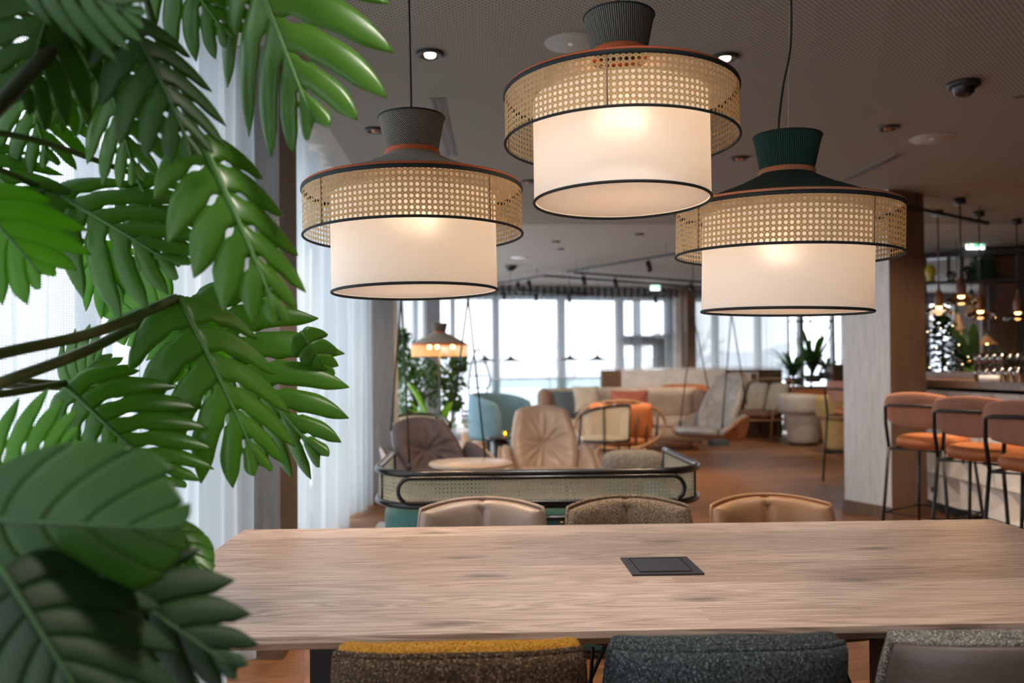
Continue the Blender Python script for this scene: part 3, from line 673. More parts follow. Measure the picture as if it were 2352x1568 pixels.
for (u, ma, mc, lab) in ((1107, m_taupe, m_taupe, 'taupe leather chair across the table, in front of the teal banquette'), (1443, m_beige_boucle, m_beige_boucle, 'beige boucle chair across the table, between two leather chairs'), (1771, m_tan, m_tan, 'tan leather chair across the table, nearest the bar')):
    make_chair(lab, cx(u, 1170, .8, YF), YF, PI, ma, mc, seam=True, group='chairs on the far side of the dining table', half=.222, lift=-.024)

# ================================================================== banquette
BX0, BX1, BY0, BY1 = -.465, .965, 3.5, 4.38
bq = thing('banquette', 'small curved teal sofa with black bentwood frame and cane back', 'sofa', ((BX0+BX1)/2, 3.95, 0))
hw, rr_ = (BX1-BX0)/2, .26
def bpath(off=0, n=8, back=.44):
    y0 = -.45-off; h_ = hw+off; r0 = rr_+off
    return [(-h_, back-.0, 0), (-h_, y0+r0, 0)][:1]+[(-h_, back-(back-y0-r0)*k/6, 0) for k in range(1, 6)]+[(p[0], p[1], 0) for p in arc((-h_+r0, y0+r0), r0, PI, 1.5*PI, n)]+[(p[0], p[1], 0) for p in arc((h_-r0, y0+r0), r0, 1.5*PI, 2*PI, n)]+[(h_, y0+r0+(back-y0-r0)*k/6, 0) for k in range(1, 7)]
def sag(p): return -.035*max(0, (abs(p[0])-hw*.3)/hw)*0
def railz(P, z, drop=0):
    out = []
    for p in P:
        k = max(0, (p[1]+.1)/.54); out.append((p[0], p[1], z-drop*k*k))
    return out
P = bpath(0); o = MB(); o.tube(railz(P, .80), .016, 10); o.build('top_rail', m_blackwood, bq)
o = MB(); o.tube(railz(P, .665), .014, 10); o.build('lower_rail', m_blackwood, bq)
Pi = bpath(-.004)
cum = [0]
for k in range(1, len(Pi)): cum.append(cum[-1]+math.dist(Pi[k][:2], Pi[k-1][:2]))
o = MB()
for k in range(len(Pi)-1):
    a0, a1 = Pi[k], Pi[k+1]; o.add([(a0[0], a0[1], .665), (a1[0], a1[1], .665), (a1[0], a1[1], .80), (a0[0], a0[1], .80)], [(0, 1, 2, 3)], [[(cum[k], 0), (cum[k+1], 0), (cum[k+1], .135), (cum[k], .135)]])
o.build('cane_back', m_cane_chair, bq)
L_ = .60; hh = .052
for yy in (-.463,):
    lp = [(x, yy, .7325+z) for x, z, _ in [(-L_+hh+hh*math.cos(a_), hh*math.sin(a_), 0) for a_ in [PI/2+PI*k/12 for k in range(13)]]]+[(x, yy, .7325+z) for x, z in [(L_-hh+hh*math.cos(a_), hh*math.sin(a_)) for a_ in [-PI/2+PI*k/12 for k in range(13)]]]
    o = MB(); o.tube(lp, .009, 8, closed=True); o.build('oval_hoop', m_blackwood, bq)
for sx_ in (-1, 1):
    o = MB(); o.tube([(sx_*hw, .44, .80), (sx_*hw, .45, .74), (sx_*hw, .45, .0)], .014, 8); o.build('post', m_blackwood, bq)
    o = MB(); o.tube([(sx_*(hw-.035), -.30, .80), (sx_*(hw-.035), -.30, .66)], .011, 8); o.build('post', m_blackwood, bq)
    o = MB(); o.tube(bez([(sx_*.52, -.475, 0), (sx_*.52, -.475, .45), (sx_*.50, -.475, .55), (sx_*.42, -.475, .60), (sx_*.2, -.475, .615), (0, -.475, .615)], 6), .012, 8); o.build('back_bow', m_blackwood, bq)
Pb = bpath(-.03); o = MB(); zz = [.04, .08, .60, .645]; sc_ = [.97, 1, 1, .985]
vs = [(p[0]*s, p[1]*s, z) for z, s in zip(zz, sc_) for p in Pb]; n_ = len(Pb); fs = [(j*n_+k, j*n_+k+1, (j+1)*n_+k+1, (j+1)*n_+k) for j in range(3) for k in range(n_-1)]
Pc = bpath(-.11); m0 = len(vs); vs += [(p[0], p[1], z) for z in (.645, .08) for p in Pc]
fs += [(3*n_+k, 3*n_+k+1, m0+k+1, m0+k) for k in range(n_-1)]+[(m0+k, m0+k+1, m0+n_+k+1, m0+n_+k) for k in range(n_-1)]
o.add(vs, fs); o.build('upholstered_back', m_teal, bq)
o = MB(); o.puffy(lambda a, b: ((hw-.12)*a, .03+.36*b, .38), .08, 24, 16, c=.3, p=8); o.build('seat_cushion', m_teal, bq)
o = MB(); o.box(0, .03, .19, 2*hw-.26, .70, .22); o.build('seat_base', m_teal, bq, smooth=False)
for sx_ in (-1, 1):
    o = MB(); o.lathe([(0, .0), (.018, 0), (.02, .045), (.0, .045)], 12, (sx_*.5, -.3, 0)); o.build('foot', m_blackwood, bq)
o = MB(); o.lathe([(.0, -.004), (.008, -.004), (.008, .004), (0, .004)], 10, (0.08, -.489, .60)); o.build('brass_knob', m_brass, bq)
# ================================================================== lounge
def on(u, v, z=0.0, Y=None):
    p = at(u, v, Y=Y) if Y else at(u, v, z=z); return p
def rzdir(dx, dy): return math.atan2(dy, dx)-PI/2
rg = MB(); rg.box(.05, 5.95, .008, 1.75, 1.5, .014); tag(rg.build('rug', m_rug if 'm_rug' in globals() else m_whitefab, smooth=False), 'pale rug lying between the sheer curtain and the banquette', 'rug')
# round wooden table
p = at(1081, 1061, Y=6.05); rt_ = thing('coffee_table', 'round pale oak table between the dark hanging chair and the leather lounge chair', 'table', (p.x, p.y, 0))
o = MB(); o.lathe([(0, p.z-.028), (.28, p.z-.028), (.302, p.z-.018), (.303, p.z-.004), (.298, p.z), (0, p.z)], 64); o.build('table_top', m_toptable, rt_, flat_angle=40)
o = MB(); o.lathe([(.0, 0), (.20, 0), (.20, .014), (.03, .022), (.022, .05), (.022, p.z-.03), (.1, p.z-.028)], 40); o.build('pedestal', m_black, rt_, flat_angle=40)

def crease(a, b):
    d = 0
    for cx_, cz in ((0, -.12),):
        r = math.hypot(a-cx_, (b-cz)*1.3); th_ = math.atan2((b-cz)*1.3, a-cx_)
        d += .045*math.exp(-r*3.0)+.013*math.exp(-((r-.42)/.32)**2)*math.sin(th_*11+.5*math.sin(a*5))+.006*math.sin(th_*19+1)*math.exp(-((r-.6)/.35)**2)+.03*math.exp(-((b+.12-.25*abs(a))/.05)**2)*(1-abs(a))**.4
    return d
def lounge_body(r, mat, mshell, top=.98, w_=.29, seat=.36, arms=True, mseat=None, lean=.16):
    h2 = (top-seat+.08)/2
    f = lambda a, b: (w_*a*(1-.05*b), -.24-lean*b+.13*a*a*(1-.3*b), seat-.06+h2*(1+b))
    o = MB(); o.puffy(lambda a, b: f(-a, b), .07, 64, 64, c=.27, p=9, dent=crease); o.build('backrest', mat, r)
    o = MB(); o.puffy(lambda a, b: (f(a*1.03, b*1.01)[0], f(a, b)[1]-.055, f(a, b*1.01)[2]), .018, 22, 22, c=.3, p=9); o.build('back_shell', mshell, r)
    g = lambda a, b: (.285*a, .04+.28*b, seat+.03*b-.025*(1-a*a)*(1-b*b))
    o = MB(); o.puffy(g, .06, 26, 26, c=.3, p=5, dent=lambda a, b: .006*math.sin(a*14)*math.cos(b*9)); o.build('seat', mseat or mat, r)
    if arms:
        for s in (-1, 1):
            fa = lambda a, b: (s*(.33+.05*b+.02*a), .06+.27*a, seat+.06+.13*b*(1-.25*a)-.07*a*(1+b)*.5-.02)
            o = MB(); o.puffy(fa, .045, 20, 16, c=.35, p=6); am_ = o.build('arm', mat, r)
            o = MB(); o.puffy(lambda a, b: (fa(a, b)[0]+s*.045, fa(a, b)[1], fa(a, b)[2]-.01), .014, 18, 14, c=.35, p=8); o.build('arm_shell', mshell, am_)
        o = MB(); o.puffy(lambda a, b: (.33*a, .02+.30*b, seat-.05+.04*a*a), .03, 18, 18, c=.35, p=6); o.build('seat_shell', mshell, r)
def legs4(r, rx, ry, z, mat, rad=.012, spread=.06, name='leg'):
    for sx_, sy_ in ((-1, -1), (1, -1), (1, 1), (-1, 1)):
        o = MB(); o.tube([(sx_*rx, sy_*ry, z), (sx_*(rx+spread), sy_*(ry+spread), 0)], [rad, rad*.75], 8); o.build(name, mat, r)
p = at(1255, 1060, Y=7.3)
lc = thing('lounge_chair', 'high-backed taupe leather lounge chair with creased back, by the round table', 'armchair', (p.x, p.y, 0), rzdir(.05, -1))
lounge_body(lc, m_lounge, m_lounge, top=.865, w_=.285, seat=.33); legs4(lc, .18, .18, .30, m_oak)

def hanging_chair(label, p, rz, mat, mshell, seat, top, apex_z, hx=.30, ropeapex=None, base=None):
    r = thing('hanging_chair', label, 'hanging chair', (p.x, p.y, 0), rz)
    lounge_body(r, mat, mshell, top=top, w_=.27, seat=seat, lean=.20)
    o = MB(); o.puffy(lambda a, b: (.30*a, .34+.10*b, seat-.0+.045*b), .05, 18, 14, c=.4, p=5); o.build('knee_roll', mat, r)
    for s in (-1, 1):
        ap = (s*(hx+.02), .02, apex_z)
        o = MB(); o.tube([(s*(hx+.05), .26, seat+.10), ap], .0075, 6); o.build('rope', m_cord, r)
        o = MB(); o.tube([(s*(hx+.0), -.30, seat+.32), ap], .0075, 6); o.build('rope', m_cord, r)
        o = MB(); o.tube([ap, (s*(hx+.02), .02, H)], .005, 6); c_ = o.build('hanging_chain', m_cord, r)
        o = MB(); o.tube([(s*(hx+.02)+.014*math.cos(t*PI/6), .02, apex_z+.03+.03*math.sin(t*PI/6)) for t in range(12)], .004, 6, closed=True); o.build('ring', m_black, c_)
        o = MB(); o.tube([(s*(hx+.05), .26, seat+.02), (s*(hx+.05), .26, seat+.12)], .016, 8); o.build('clamp', m_black, r)
    return r
hanging_chair('dark plum hanging chair on black ropes, left of the round table', at(1000, 1040, Y=6.55), rzdir(.42, -.90), m_plum, m_lounge, .42, .80, 1.80, .26)
hc = hanging_chair('silver leather hanging chair with cowhide shell, beyond the banquette', at(1640, 960, Y=10.3), rzdir(-.80, -.60), m_silver, m_fur, .42, 1.12, 1.88, .27)
p = at(1650, 1022, z=0); o = MB(); o.lathe([(0, 0), (.17, 0), (.17, .10), (.15, .13), (0, .13)], 32, (0, 0, 0)); sb = o.build('floor_box', m_bluecush, flat_angle=40); sb.location = p; tag(sb, 'small dark round box on the floor under the silver hanging chair', 'box')

# pouf
p = at(1456, 1060, Y=7.9); o = MB(); zt = p.z-.005+.115
o.lathe([(0, .05), (.22, .05), (.27, .08), (.30, .16), (.312, .25), (.305, .35), (.28, .40), (.22, .425), (.1, .43), (0, .43)], 56); pf = thing('pouf', 'round grey boucle pouf right of the leather lounge chair', 'pouf', (p.x, p.y, 0)); o.build('cushion', m_pouf, pf)
o = MB(); o.lathe([(0, 0), (.2, 0), (.2, .055), (0, .055)], 32); o.build('base', m_black, pf, flat_angle=40)

# cane barrel chairs, black bent frame
def cane_chair(label, p, rz, w_=.27, top=.80, wing=.5):
    r = thing('cane_armchair', label, 'armchair', (p.x, p.y, 0), rz)
    n = 24; A0, A1 = PI*.97, PI*2.03
    def z1(t): return top-.10*abs(2*t-1)**2.2
    pts = [(w_*math.cos(A0+(A1-A0)*k/n), w_*1.05*math.sin(A0+(A1-A0)*k/n)) for k in range(n+1)]
    o = MB()
    for k in range(n):
        (x0, y0), (x1, y1) = pts[k], pts[k+1]; L0, L1 = .035*k, .035*(k+1)
        o.add([(x0*.93, y0*.93, .46), (x1*.93, y1*.93, .46), (x1, y1, z1((k+1)/n)), (x0, y0, z1(k/n))], [(0, 1, 2, 3)], [[(L0, 0), (L1, 0), (L1, .35), (L0, .35)]])
    o.build('cane_back', m_cane_chair, r)
    o = MB(); o.tube([(x, y, z1(k/n)) for k, (x, y) in enumerate(pts)], .016, 8)
    o.tube([(x*.93, y*.93, .455) for x, y in pts], .012, 8)
    for q in (0, n): o.tube([(pts[q][0], pts[q][1], z1(q/n)), (pts[q][0], pts[q][1]+.03, .45), (pts[q][0], pts[q][1]+.04, 0)], .014, 8)
    for q in (7, 17): o.tube([(pts[q][0], pts[q][1], z1(q/n)), (pts[q][0]*.95, pts[q][1]*.95, 0)], .012, 8)
    o.build('frame', m_blackwood, r)
    o = MB(); o.puffy(lambda a, b: (.23*a, .02+.22*b, .45), .045, 16, 16, c=.35, p=5); o.build('seat', m_whitefab, r)
    return r
cane_chair('black-framed cane armchair behind the dark hanging chair', at(960, 1000, Y=8.0), rzdir(.1, -1), .30, .78)
cane_chair('black-framed cane armchair in front of the orange-cushioned bow chair', at(1385, 1000, Y=8.9), rzdir(-.55, .85), .28, .83)

# bow armchair with spindles, seen from behind
p = at(1425, 1000, Y=9.9); bc = thing('bow_armchair', 'low bentwood armchair with spindle back and orange cushions, seen from behind', 'armchair', (p.x, p.y, 0), rzdir(.15, 1))
hoop = [(.52*math.cos(t*2*PI/48), -.30+.30*math.cos(t*2*PI/48)**2*.6, .56+.28*math.sin(t*2*PI/48)*(1 if math.sin(t*2*PI/48) > 0 else 1)) for t in range(48)]
o = MB(); o.tube(hoop, .017, 8, closed=True); o.build('hoop', m_rattan, bc)
for k in range(8):
    x = -.44+.125*k; s = math.sqrt(max(0, 1-(x/.52)**2)); y = -.30+.18*(x/.52)**2
    o = MB(); o.tube([(x, y, .56+.28*s), (x*.95, y+.01, .56-.28*s)], .017, 6); o.build('spindle', m_walnut, bc)
for s in (-1, 1):
    o = MB(); o.puffy(lambda a, b: (s*.19+.185*a, -.19+.07*b*-1, .60+.22*b), .07, 16, 16, c=.2, p=5); o.build('back_cushion', m_orange, bc)
o = MB(); o.puffy(lambda a, b: (.40*a, .10+.32*b, .36), .07, 20, 16, c=.25, p=6); o.build('seat_cushion', m_orange, bc)
o = MB(); o.tube(arc((0, .08), .42, 0, 2*PI, 32, .29), .015, 8); o.build('seat_ring', m_rattan, bc); legs4(bc, .27, .27, .29, m_rattan)

# sofa
p = at(1440, 1000, Y=12.3); so = thing('sofa', 'long sand-coloured sofa with brown end and loose cushions before the far windows', 'sofa', (p.x-.04, 12.45, 0), math.radians(-2))
WS = 1.24
o = MB(); o.box(0, 0, .24, 2*WS, .92, .18); sb_ = o.build('base', m_sofa, so)
o = MB(); o.puffy(lambda a, b: (WS*a, .40-.0*b, .58+.33*b), .12, 40, 14, c=.06, p=12); o.build('backrest', m_sofa, so)
for s, mm in ((-1, m_sofa_br), (1, m_sofa_br)):
    o = MB(); o.puffy(lambda a, b: (s*(WS-.07), -.02+.44*a, .55+.35*b*(1 if s < 0 else .92)), .10, 16, 14, c=.12, p=9); o.build('side_panel', mm, so)
for k in range(3):
    o = MB(); o.puffy(lambda a, b: (-.76+.76*k+.37*a, -.07+.40*b, .39), .085, 16, 14, c=.12, p=6); o.build('seat_cushion', m_sofa, so)
    o = MB(); o.puffy(lambda a, b: (-.76+.76*k+.37*a, .24-.05*b, .66+.24*b), .10, 16, 14, c=.15, p=5); o.build('back_cushion', m_sofa, so)
legs4(so, WS-.15, .32, .16, m_oak, .022, .0)
def pillow(label, p, rz, w_, mat, tilt=.25, name='cushion', T=.07):
    o = MB(); o.puffy(lambda a, b: (w_*a*(1+.08*b*b), w_*.0+w_*b*math.sin(tilt)*-1*-1, w_*b*math.cos(tilt)*(1+.06*a*a)), T, 18, 18, c=-.0, p=3, q=.7); q_ = o.build(name, mat); q_.location = p; q_.rotation_euler = (0, 0, rz); return tag(q_, label, 'cushion')
pillow('blue-grey cushion at the left end of the sand sofa', at(1302, 930, Y=12.2), .5, .20, m_bluecush)
pillow('cream cushion on the sand sofa next to the blue-grey one', at(1347, 917, Y=12.25), .2, .19, m_cush_beige)
pillow('terracotta buttoned cushion on the middle of the sand sofa', at(1447, 938, Y=12.2), 0, .26, m_terra)

# blue wingback
p = at(1160, 1000, Y=10.2); bw = thing('wingback_armchair', 'rounded blue wool armchair with high wrapping back', 'armchair', (p.x, p.y, 0), rzdir(.75, -.5))
def wrapf(R, z0, z1, lo=.55): return lambda a, b: (R*math.sin(a*2.05), -R*math.cos(a*2.05), z0+(z1-z0)*(b+1)/2*(1-.38*abs(a)**3*lo))
o = MB(); o.puffy(wrapf(.40, .36, .92), .05, 40, 12, c=.15, p=8); o.build('backrest', m_blue_wool, bw)
o = MB(); o.lathe([(0, .05), (.33, .05), (.37, .12), (.38, .33), (.35, .40), (0, .42)], 40); o.build('seat', m_blue_wool, bw)
o = MB(); o.lathe([(0, 0), (.2, 0), (.2, .06), (0, .06)], 24); o.build('foot', m_black, bw)
# small table with candle
p = at(1149, 1003, Y=9.2); st = thing('side_table', 'small dark round side table before the blue armchair', 'table', (p.x, p.y, 0))
o = MB(); o.lathe([(0, p.z-.02), (.15, p.z-.02), (.155, p.z-.01), (.15, p.z), (0, p.z)], 40); o.build('table_top', m_darktable, st)
o = MB(); o.lathe([(0, 0), (.13, 0), (.13, .02), (.11, .03), (.10, p.z-.05), (.03, p.z-.02)], 32); o.build('drum_base', m_darktable, st)
def candle(label, pos):
    r = thing('tealight', label, 'candle', pos); o = MB(); o.lathe([(.03, .0), (.034, .03), (.036, .065)], 24); o.disc(.03, .001, 24); o.build('holder', m_amber, r)
    o = MB(); o.lathe([(0, .002), (.02, .002), (.02, .018), (0, .018)], 16); o.build('wax', m_whitefab, r)
    o = MB(); o.lathe([(0, .02), (.010, .032), (.008, .045), (0, .06)], 12); o.build('flame', m_candle, r); return r
candle('lit tealight in amber holder on the small dark side table', (p.x+.055, p.y, p.z))
# candle seen through cane: on the floor-level tray behind the banquette
for (u, v, Y, rad, lab) in ((1080, 990, 10.6, .115, 'taller ribbed wooden stool behind the ropes of the dark hanging chair'), (1102, 1013, 9.9, .088, 'shorter ribbed wooden stool in front of the taller one')):
    p = at(u, v, Y=Y); r = thing('wooden_stool', lab, 'stool', (p.x, p.y, 0)); o = MB(); n_ = 96
    prof = [(1, 0), (1, p.z-.012)]
    vs = [(rad*(1-.03*(k % 2))*math.cos(2*PI*k/n_), rad*(1-.03*(k % 2))*math.sin(2*PI*k/n_), z) for s_, z in prof for k in range(n_)]
    o.add(vs, [(k, (k+1) % n_, n_+(k+1) % n_, n_+k) for k in range(n_)]); o.build('fluted_drum', m_oak, r, smooth=False)
    o = MB(); o.lathe([(0, p.z-.014), (rad*1.02, p.z-.014), (rad*1.03, p.z-.004), (rad*.98, p.z), (0, p.z)], 48); o.build('top', m_toptable, r, flat_angle=40)
p = at(1085, 1030, Y=8.4); o = MB(); o.lathe([(0, .03), (.20, .03), (.24, .1), (.235, .30), (.19, .355), (0, .37)], 32); q_ = o.build('green_pouf', m_green_fab); q_.location = (p.x-.05, p.y, 0); tag(q_, 'low sage green pouf beside the shorter wooden stool', 'pouf')

# orange shell chair behind the sofa
def tub_chair(label, p, rz, R, top, mat, mlow=None, seat=.42, roll=.06, name='tub_chair', body=True):
    r = thing(name, label, 'armchair', (p.x, p.y, 0), rz)
    o = MB(); o.puffy(lambda a, b: (R*math.sin(a*2.0)*(1+.04*b), -R*math.cos(a*2.0)*(1+.04*b), (seat+top)/2+(top-seat)/2*b*(1-.12*abs(a)**3)), roll, 36, 12, c=.15, p=5); o.build('backrest', mat, r)
    o = MB(); o.lathe([(0, .04), (R*.82, .04), (R*.86, .08), (R*1.0, seat-.04), (R*.96, seat), (R*.7, seat+.05), (0, seat+.06)], 40); o.build('seat', mlow or mat, r)
    o = MB(); o.lathe([(0, 0), (R*.78, 0), (R*.78, .045), (0, .045)], 32); o.build('plinth', m_black, r); return r
tub_chair('orange tub chair whose rim shows behind the right end of the sofa', at(1573, 900, Y=13.7), rzdir(-.1, -1), .36, .92, m_orange)
tub_chair('white rounded tub chair in front of the plant box', at(1845, 1000, Y=12.75), rzdir(.85, .4), .27, .80, m_whitefab, roll=.10, seat=.48)
tub_chair('ochre tub chair half hidden by the wide pillar', at(1932, 1000, Y=11.7), rzdir(.3, 1), .27, .82, m_yellow, roll=.09, seat=.46)
# bamboo chair
p = at(1752, 1000, Y=13.9); p.x -= .05; bb = thing('bamboo_armchair', 'bamboo lounge chair with two cream back cushions next to the silver hanging chair', 'armchair', (p.x, p.y, 0), rzdir(-.75, -.75))
o = MB(); o.tube(bez([(-.42, .35, .50), (-.46, -.1, .62), (-.40, -.42, .93), (0, -.5, 1.0), (.40, -.42, .93), (.46, -.1, .62), (.42, .35, .50)], 8), .018, 8); o.tube(arc((0, .0), .40, 0, 2*PI, 28, .33), .016, 8); o.build('bamboo_frame', m_rattan, bb)
for s in (-1, 1):
    o = MB(); o.puffy(lambda a, b: (s*.19+.18*a, -.26-.14*b, .66+.27*b), .08, 14, 14, c=.2, p=4); o.build('back_cushion', m_cush_beige, bb)
    o = MB(); o.tube([(s*.42, .35, .50), (s*.36, .30, .30), (s*.38, .36, 0)], .015, 8); o.build('leg', m_rattan, bb)
    o = MB(); o.tube([(s*.40, -.42, .9), (s*.33, -.25, .30), (s*.36, -.34, 0)], .015, 8); o.build('leg', m_rattan, bb)
o = MB(); o.puffy(lambda a, b: (.34*a, .05+.33*b, .42), .07, 16, 16, c=.2, p=5); o.build('seat_cushion', m_sofa_br, bb)
# orange corner bench with dark table
p = at(1885, 940, Y=13.2); cb_ = thing('corner_bench', 'low orange bench behind the white and ochre tub chairs', 'bench', (p.x+.2, p.y+.6, 0))
o = MB(); o.box(0, .0, .22, .8, .45, .40); o.build('seat', m_orange, cb_, smooth=False); o = MB(); o.puffy(lambda a, b: (.42*a, .18, .62+.2*b), .05, 18, 10, c=.1, p=8); o.build('backrest', m_orange, cb_)
p = at(1897, 911, Y=13.2); dt = thing('bistro_table', 'dark glossy round table between the white and ochre tub chairs', 'table', (p.x, p.y, 0))
o = MB(); o.lathe([(0, p.z-.03), (.22, p.z-.03), (.23, p.z-.01), (.22, p.z), (0, p.z)], 40); o.build('table_top', m_darktable, dt); o = MB(); o.lathe([(0, 0), (.16, 0), (.16, .015), (.03, .03), (.03, p.z-.03)], 24); o.build('pedestal', m_black, dt)

# divider with panels and framed screen
rd = thing('room_divider', 'waist-high divider of white and brown panels before the right far windows', 'divider', (0, 0, 0))
def at_line(u, off): return on_line(u, off)
def dvd(name, u0, u1, v0, mat, off=-.75, t=.12, z0=0, z1=None):
    p0, p1 = on_line(u0, off), on_line(u1, off); c = (p0+p1)/2; o = MB(); seg_box(o, p0, p1, z0, z1 or zat(v0, c), t); return o.build(name, mat, rd, smooth=False)
dvd('brown_panel', 1381, 1424, 852, m_brownwood); dvd('white_panel', 1424, 1662, 851, m_white); dvd('brown_panel', 1662, 1792, 852, m_brownwood); dvd('cap', 1381, 1792, 847, m_white, z0=1.18, z1=1.2)
p0, p1 = on_line(1674, -.86), on_line(1746, -.86); pm_ = (p0+p1)/2
fr_ = thing('framed_picture', 'framed pale picture with a small yellow figure, on the brown divider panel', 'picture', (0, 0, 0))
zb_, zt_ = zat(887, pm_), zat(854, pm_)
o = MB(); seg_box(o, p0, p1, zb_, zt_, .05); o.build('frame', m_walnut, fr_, smooth=False)
pa, pb = on_line(1679, -.90), on_line(1741, -.90); o = MB(); seg_box(o, pa, pb, zb_+.03, zt_-.03, .02); o.build('mount', m_white, fr_, smooth=False)
pa, pb = on_line(1726, -.925), on_line(1737, -.925); o = MB(); seg_box(o, pa, pb, zb_+.05, zt_-.06, .01); o.build('dark_print', m_black, fr_, smooth=False)
pa, pb = on_line(1730, -.935), on_line(1734, -.935); o = MB(); c_ = (pa+pb)/2; o.puffy(lambda a, b: (c_.x+.016*a+.008*math.sin(b*4), c_.y, (zb_+zt_)/2-.005+.06*b), .004, 8, 8, c=.5); o.build('yellow_figure', m_mustard, fr_)

# glass balustrade
gb = thing('glass_balustrade', 'frameless glass balustrade with slim rail before the far windows', 'balustrade', (0, 0, 0))
for (u0, u1) in ((1125, 1348), (1350, 1530)):
    p0, p1 = on_line(u0, -.6), on_line(u1, -.6); o = MB(); seg_box(o, p0, p1, .03, 1.02, .015); o.build('glass_pane', m_balus if 'm_balus' in globals() else m_clear, gb, smooth=False)
p0, p1 = on_line(1125, -.6), on_line(1531, -.6); o = MB(); o.tube([(p0.x, p0.y, 1.03), (p1.x, p1.y, 1.03), (p1.x, p1.y, .03)], .014, 8); o.build('handrail', m_frame, gb)
o = MB(); seg_box(o, p0, p1, 0, .05, .06); o.build('base_channel', m_frame, gb, smooth=False)

# cane floor lamp
p = at(1010, 820, Y=8.3); fl_ = thing('floor_lamp', 'floor lamp with grey cone hat and cane band beside the leafy tree', 'lamp', (p.x, p.y, 0)); zb = p.z; R = .285
o = MB(); o.lathe([(R*.97, zb), (R, zb+.115)], 96); cn = o.build('cane_band', m_cane_lamp, fl_)
o = MB(); o.tube([(R*.97*math.cos(2*PI*k/64), R*.97*math.sin(2*PI*k/64), zb) for k in range(64)], .004, 6, closed=True); o.build('lower_piping', m_dark_trim, cn)
o = MB(); o.lathe([(R, zb+.115), (R+.004, zb+.122), (R-.008, zb+.130)], 64); o.build('orange_edge', m_orange_trim, fl_)
o = MB(); o.lathe([(R-.006, zb+.128), (.19, zb+.18), (.075, zb+.238), (.06, zb+.245)], 64); o.build('cone', m_cone_grey, fl_)
o = MB(); o.lathe([(.062, zb+.244), (.063, zb+.255)], 48); o.build('neck_trim', m_orange_trim, fl_)
o = MB(); o.lathe([(.062, zb+.255), (.082, zb+.335)], 48); o.build('crown', m_crown_rib, fl_)
o = MB(); o.tube([(0, 0, .01), (0, 0, zb+.25)], .011, 8); o.build('pole', m_black, fl_); o = MB(); o.lathe([(0, 0), (.18, 0), (.18, .015), (0, .02)], 40); o.build('base', m_black, fl_)
for k, (dx, dy) in enumerate(((-.10, -.03), (-.02, -.09), (.13, -.02))):
    o = MB(); o.lathe([(0, -.022), (.014, -.018), (.022, 0), (.014, .018), (0, .022)], 14, (dx, dy, zb+.10)); o.build('bulb', m_bulb, fl_)
lamp('POINT', 'floor_lamp_light', (p.x, p.y-.02, zb+.06), 3, (1, .6, .3), .06)

# wire hanging chair / basket by the window
p = at(1098, 960, Y=10.9); wl = thing('wire_basket_chair', 'black wire hanging basket chair in front of the far window', 'hanging chair', (p.x, p.y, 0))
zc = at(1098, 965, Y=10.9).z; o = MB()
o.tube(bez([(-.10, 0, zc+.15), (-.12, 0, zc+.5), (-.05, 0, zc+.85), (.02, 0, zc+.92), (.09, 0, zc+.78), (.16, 0, zc+.55), (.12, 0, zc+.38), (.03, 0, zc+.2), (-.02, 0, zc-.0)], 8), .013, 6)
o.tube([(.02, 0, zc+.92), (.02, 0, H)], .005, 6); o.build('hanger', m_black, wl)
o = MB()
for z in (.0, .06, .12): o.tube(arc((-.05, 0), .17, 0, 2*PI, 28, zc+z), .010, 6)
for k in range(14): a0 = 2*PI*k/14; o.tube([(-.05+.17*math.cos(a0), .17*math.sin(a0), zc+.12), (-.05+.17*math.cos(a0+.3), .17*math.sin(a0+.3), zc), (-.05+.1*math.cos(a0+.3), .1*math.sin(a0+.3), zc-.1)], .004, 5)
for z in (.25, .42, .58, .75): o.tube([(-.12, .0, zc+z), (.13, 0, zc+z)], .008, 5)
o.build('wire_basket', m_black, wl); o = MB(); o.lathe([(0, -.12), (.12, -.1), (.165, -.04), (.165, .03), (0, .02)], 28, (-.05, 0, zc)); o.build('basket_cushion', m_cone_grey, wl)

# ------------------------------------------------------------------ greenery in the lounge
def leafcloud(mb, centers, n, L, W, rnd, droop=.3):
    for _ in range(n):
        c, r = centers[rnd.randrange(len(centers))]
        while True:
            q = Vector((rnd.uniform(-1, 1), rnd.uniform(-1, 1), rnd.uniform(-1, 1)))
            if q.length < 1: break
        p = Vector(c)+q*r; d = (q+Vector((rnd.uniform(-.6, .6), rnd.uniform(-.6, .6), rnd.uniform(-.8, .3)-droop))).normalized()
        s = d.cross(Vector((rnd.uniform(-1, 1), rnd.uniform(-1, 1), rnd.uniform(-1, 1)))).normalized(); l = L*rnd.uniform(.7, 1.2); n_ = s.cross(d)*l*.12
        mb.add([p, p+d*l*.45+s*W-n_, p+d*l-n_*2, p+d*l*.45-s*W-n_, p+d*l*.45+n_*.5], [(0, 1, 4), (1, 2, 4), (2, 3, 4), (3, 0, 4)])
rnd = random.Random(4)
p = at(955, 1000, Y=9.0); tr = thing('ficus_tree', 'leafy dark green potted tree under the cane floor lamp', 'plant', (p.x, p.y, 0))
cs = []
for (u, v, r_) in ((925, 800, .10), (920, 850, .14), (950, 830, .20), (985, 840, .20), (1020, 850, .16), (1040, 880, .12), (935, 900, .18), (975, 905, .22), (1015, 890, .16), (922, 770, .05), (930, 940, .10), (1055, 835, .07), (1045, 920, .07)):
    q = at(u, v, Y=9.0); cs.append(((q.x-p.x, rnd.uniform(-.15, .15), q.z), r_))
o = MB(); leafcloud(o, cs, 1500, .085, .016, rnd); o.build('foliage', m_fic, tr, smooth=False)
o = MB(); o.tube(bez([(0, 0, .3), (.01, 0, .6), (-.01, 0, .8), (.0, 0, 1.1)], 5), .02, 8)
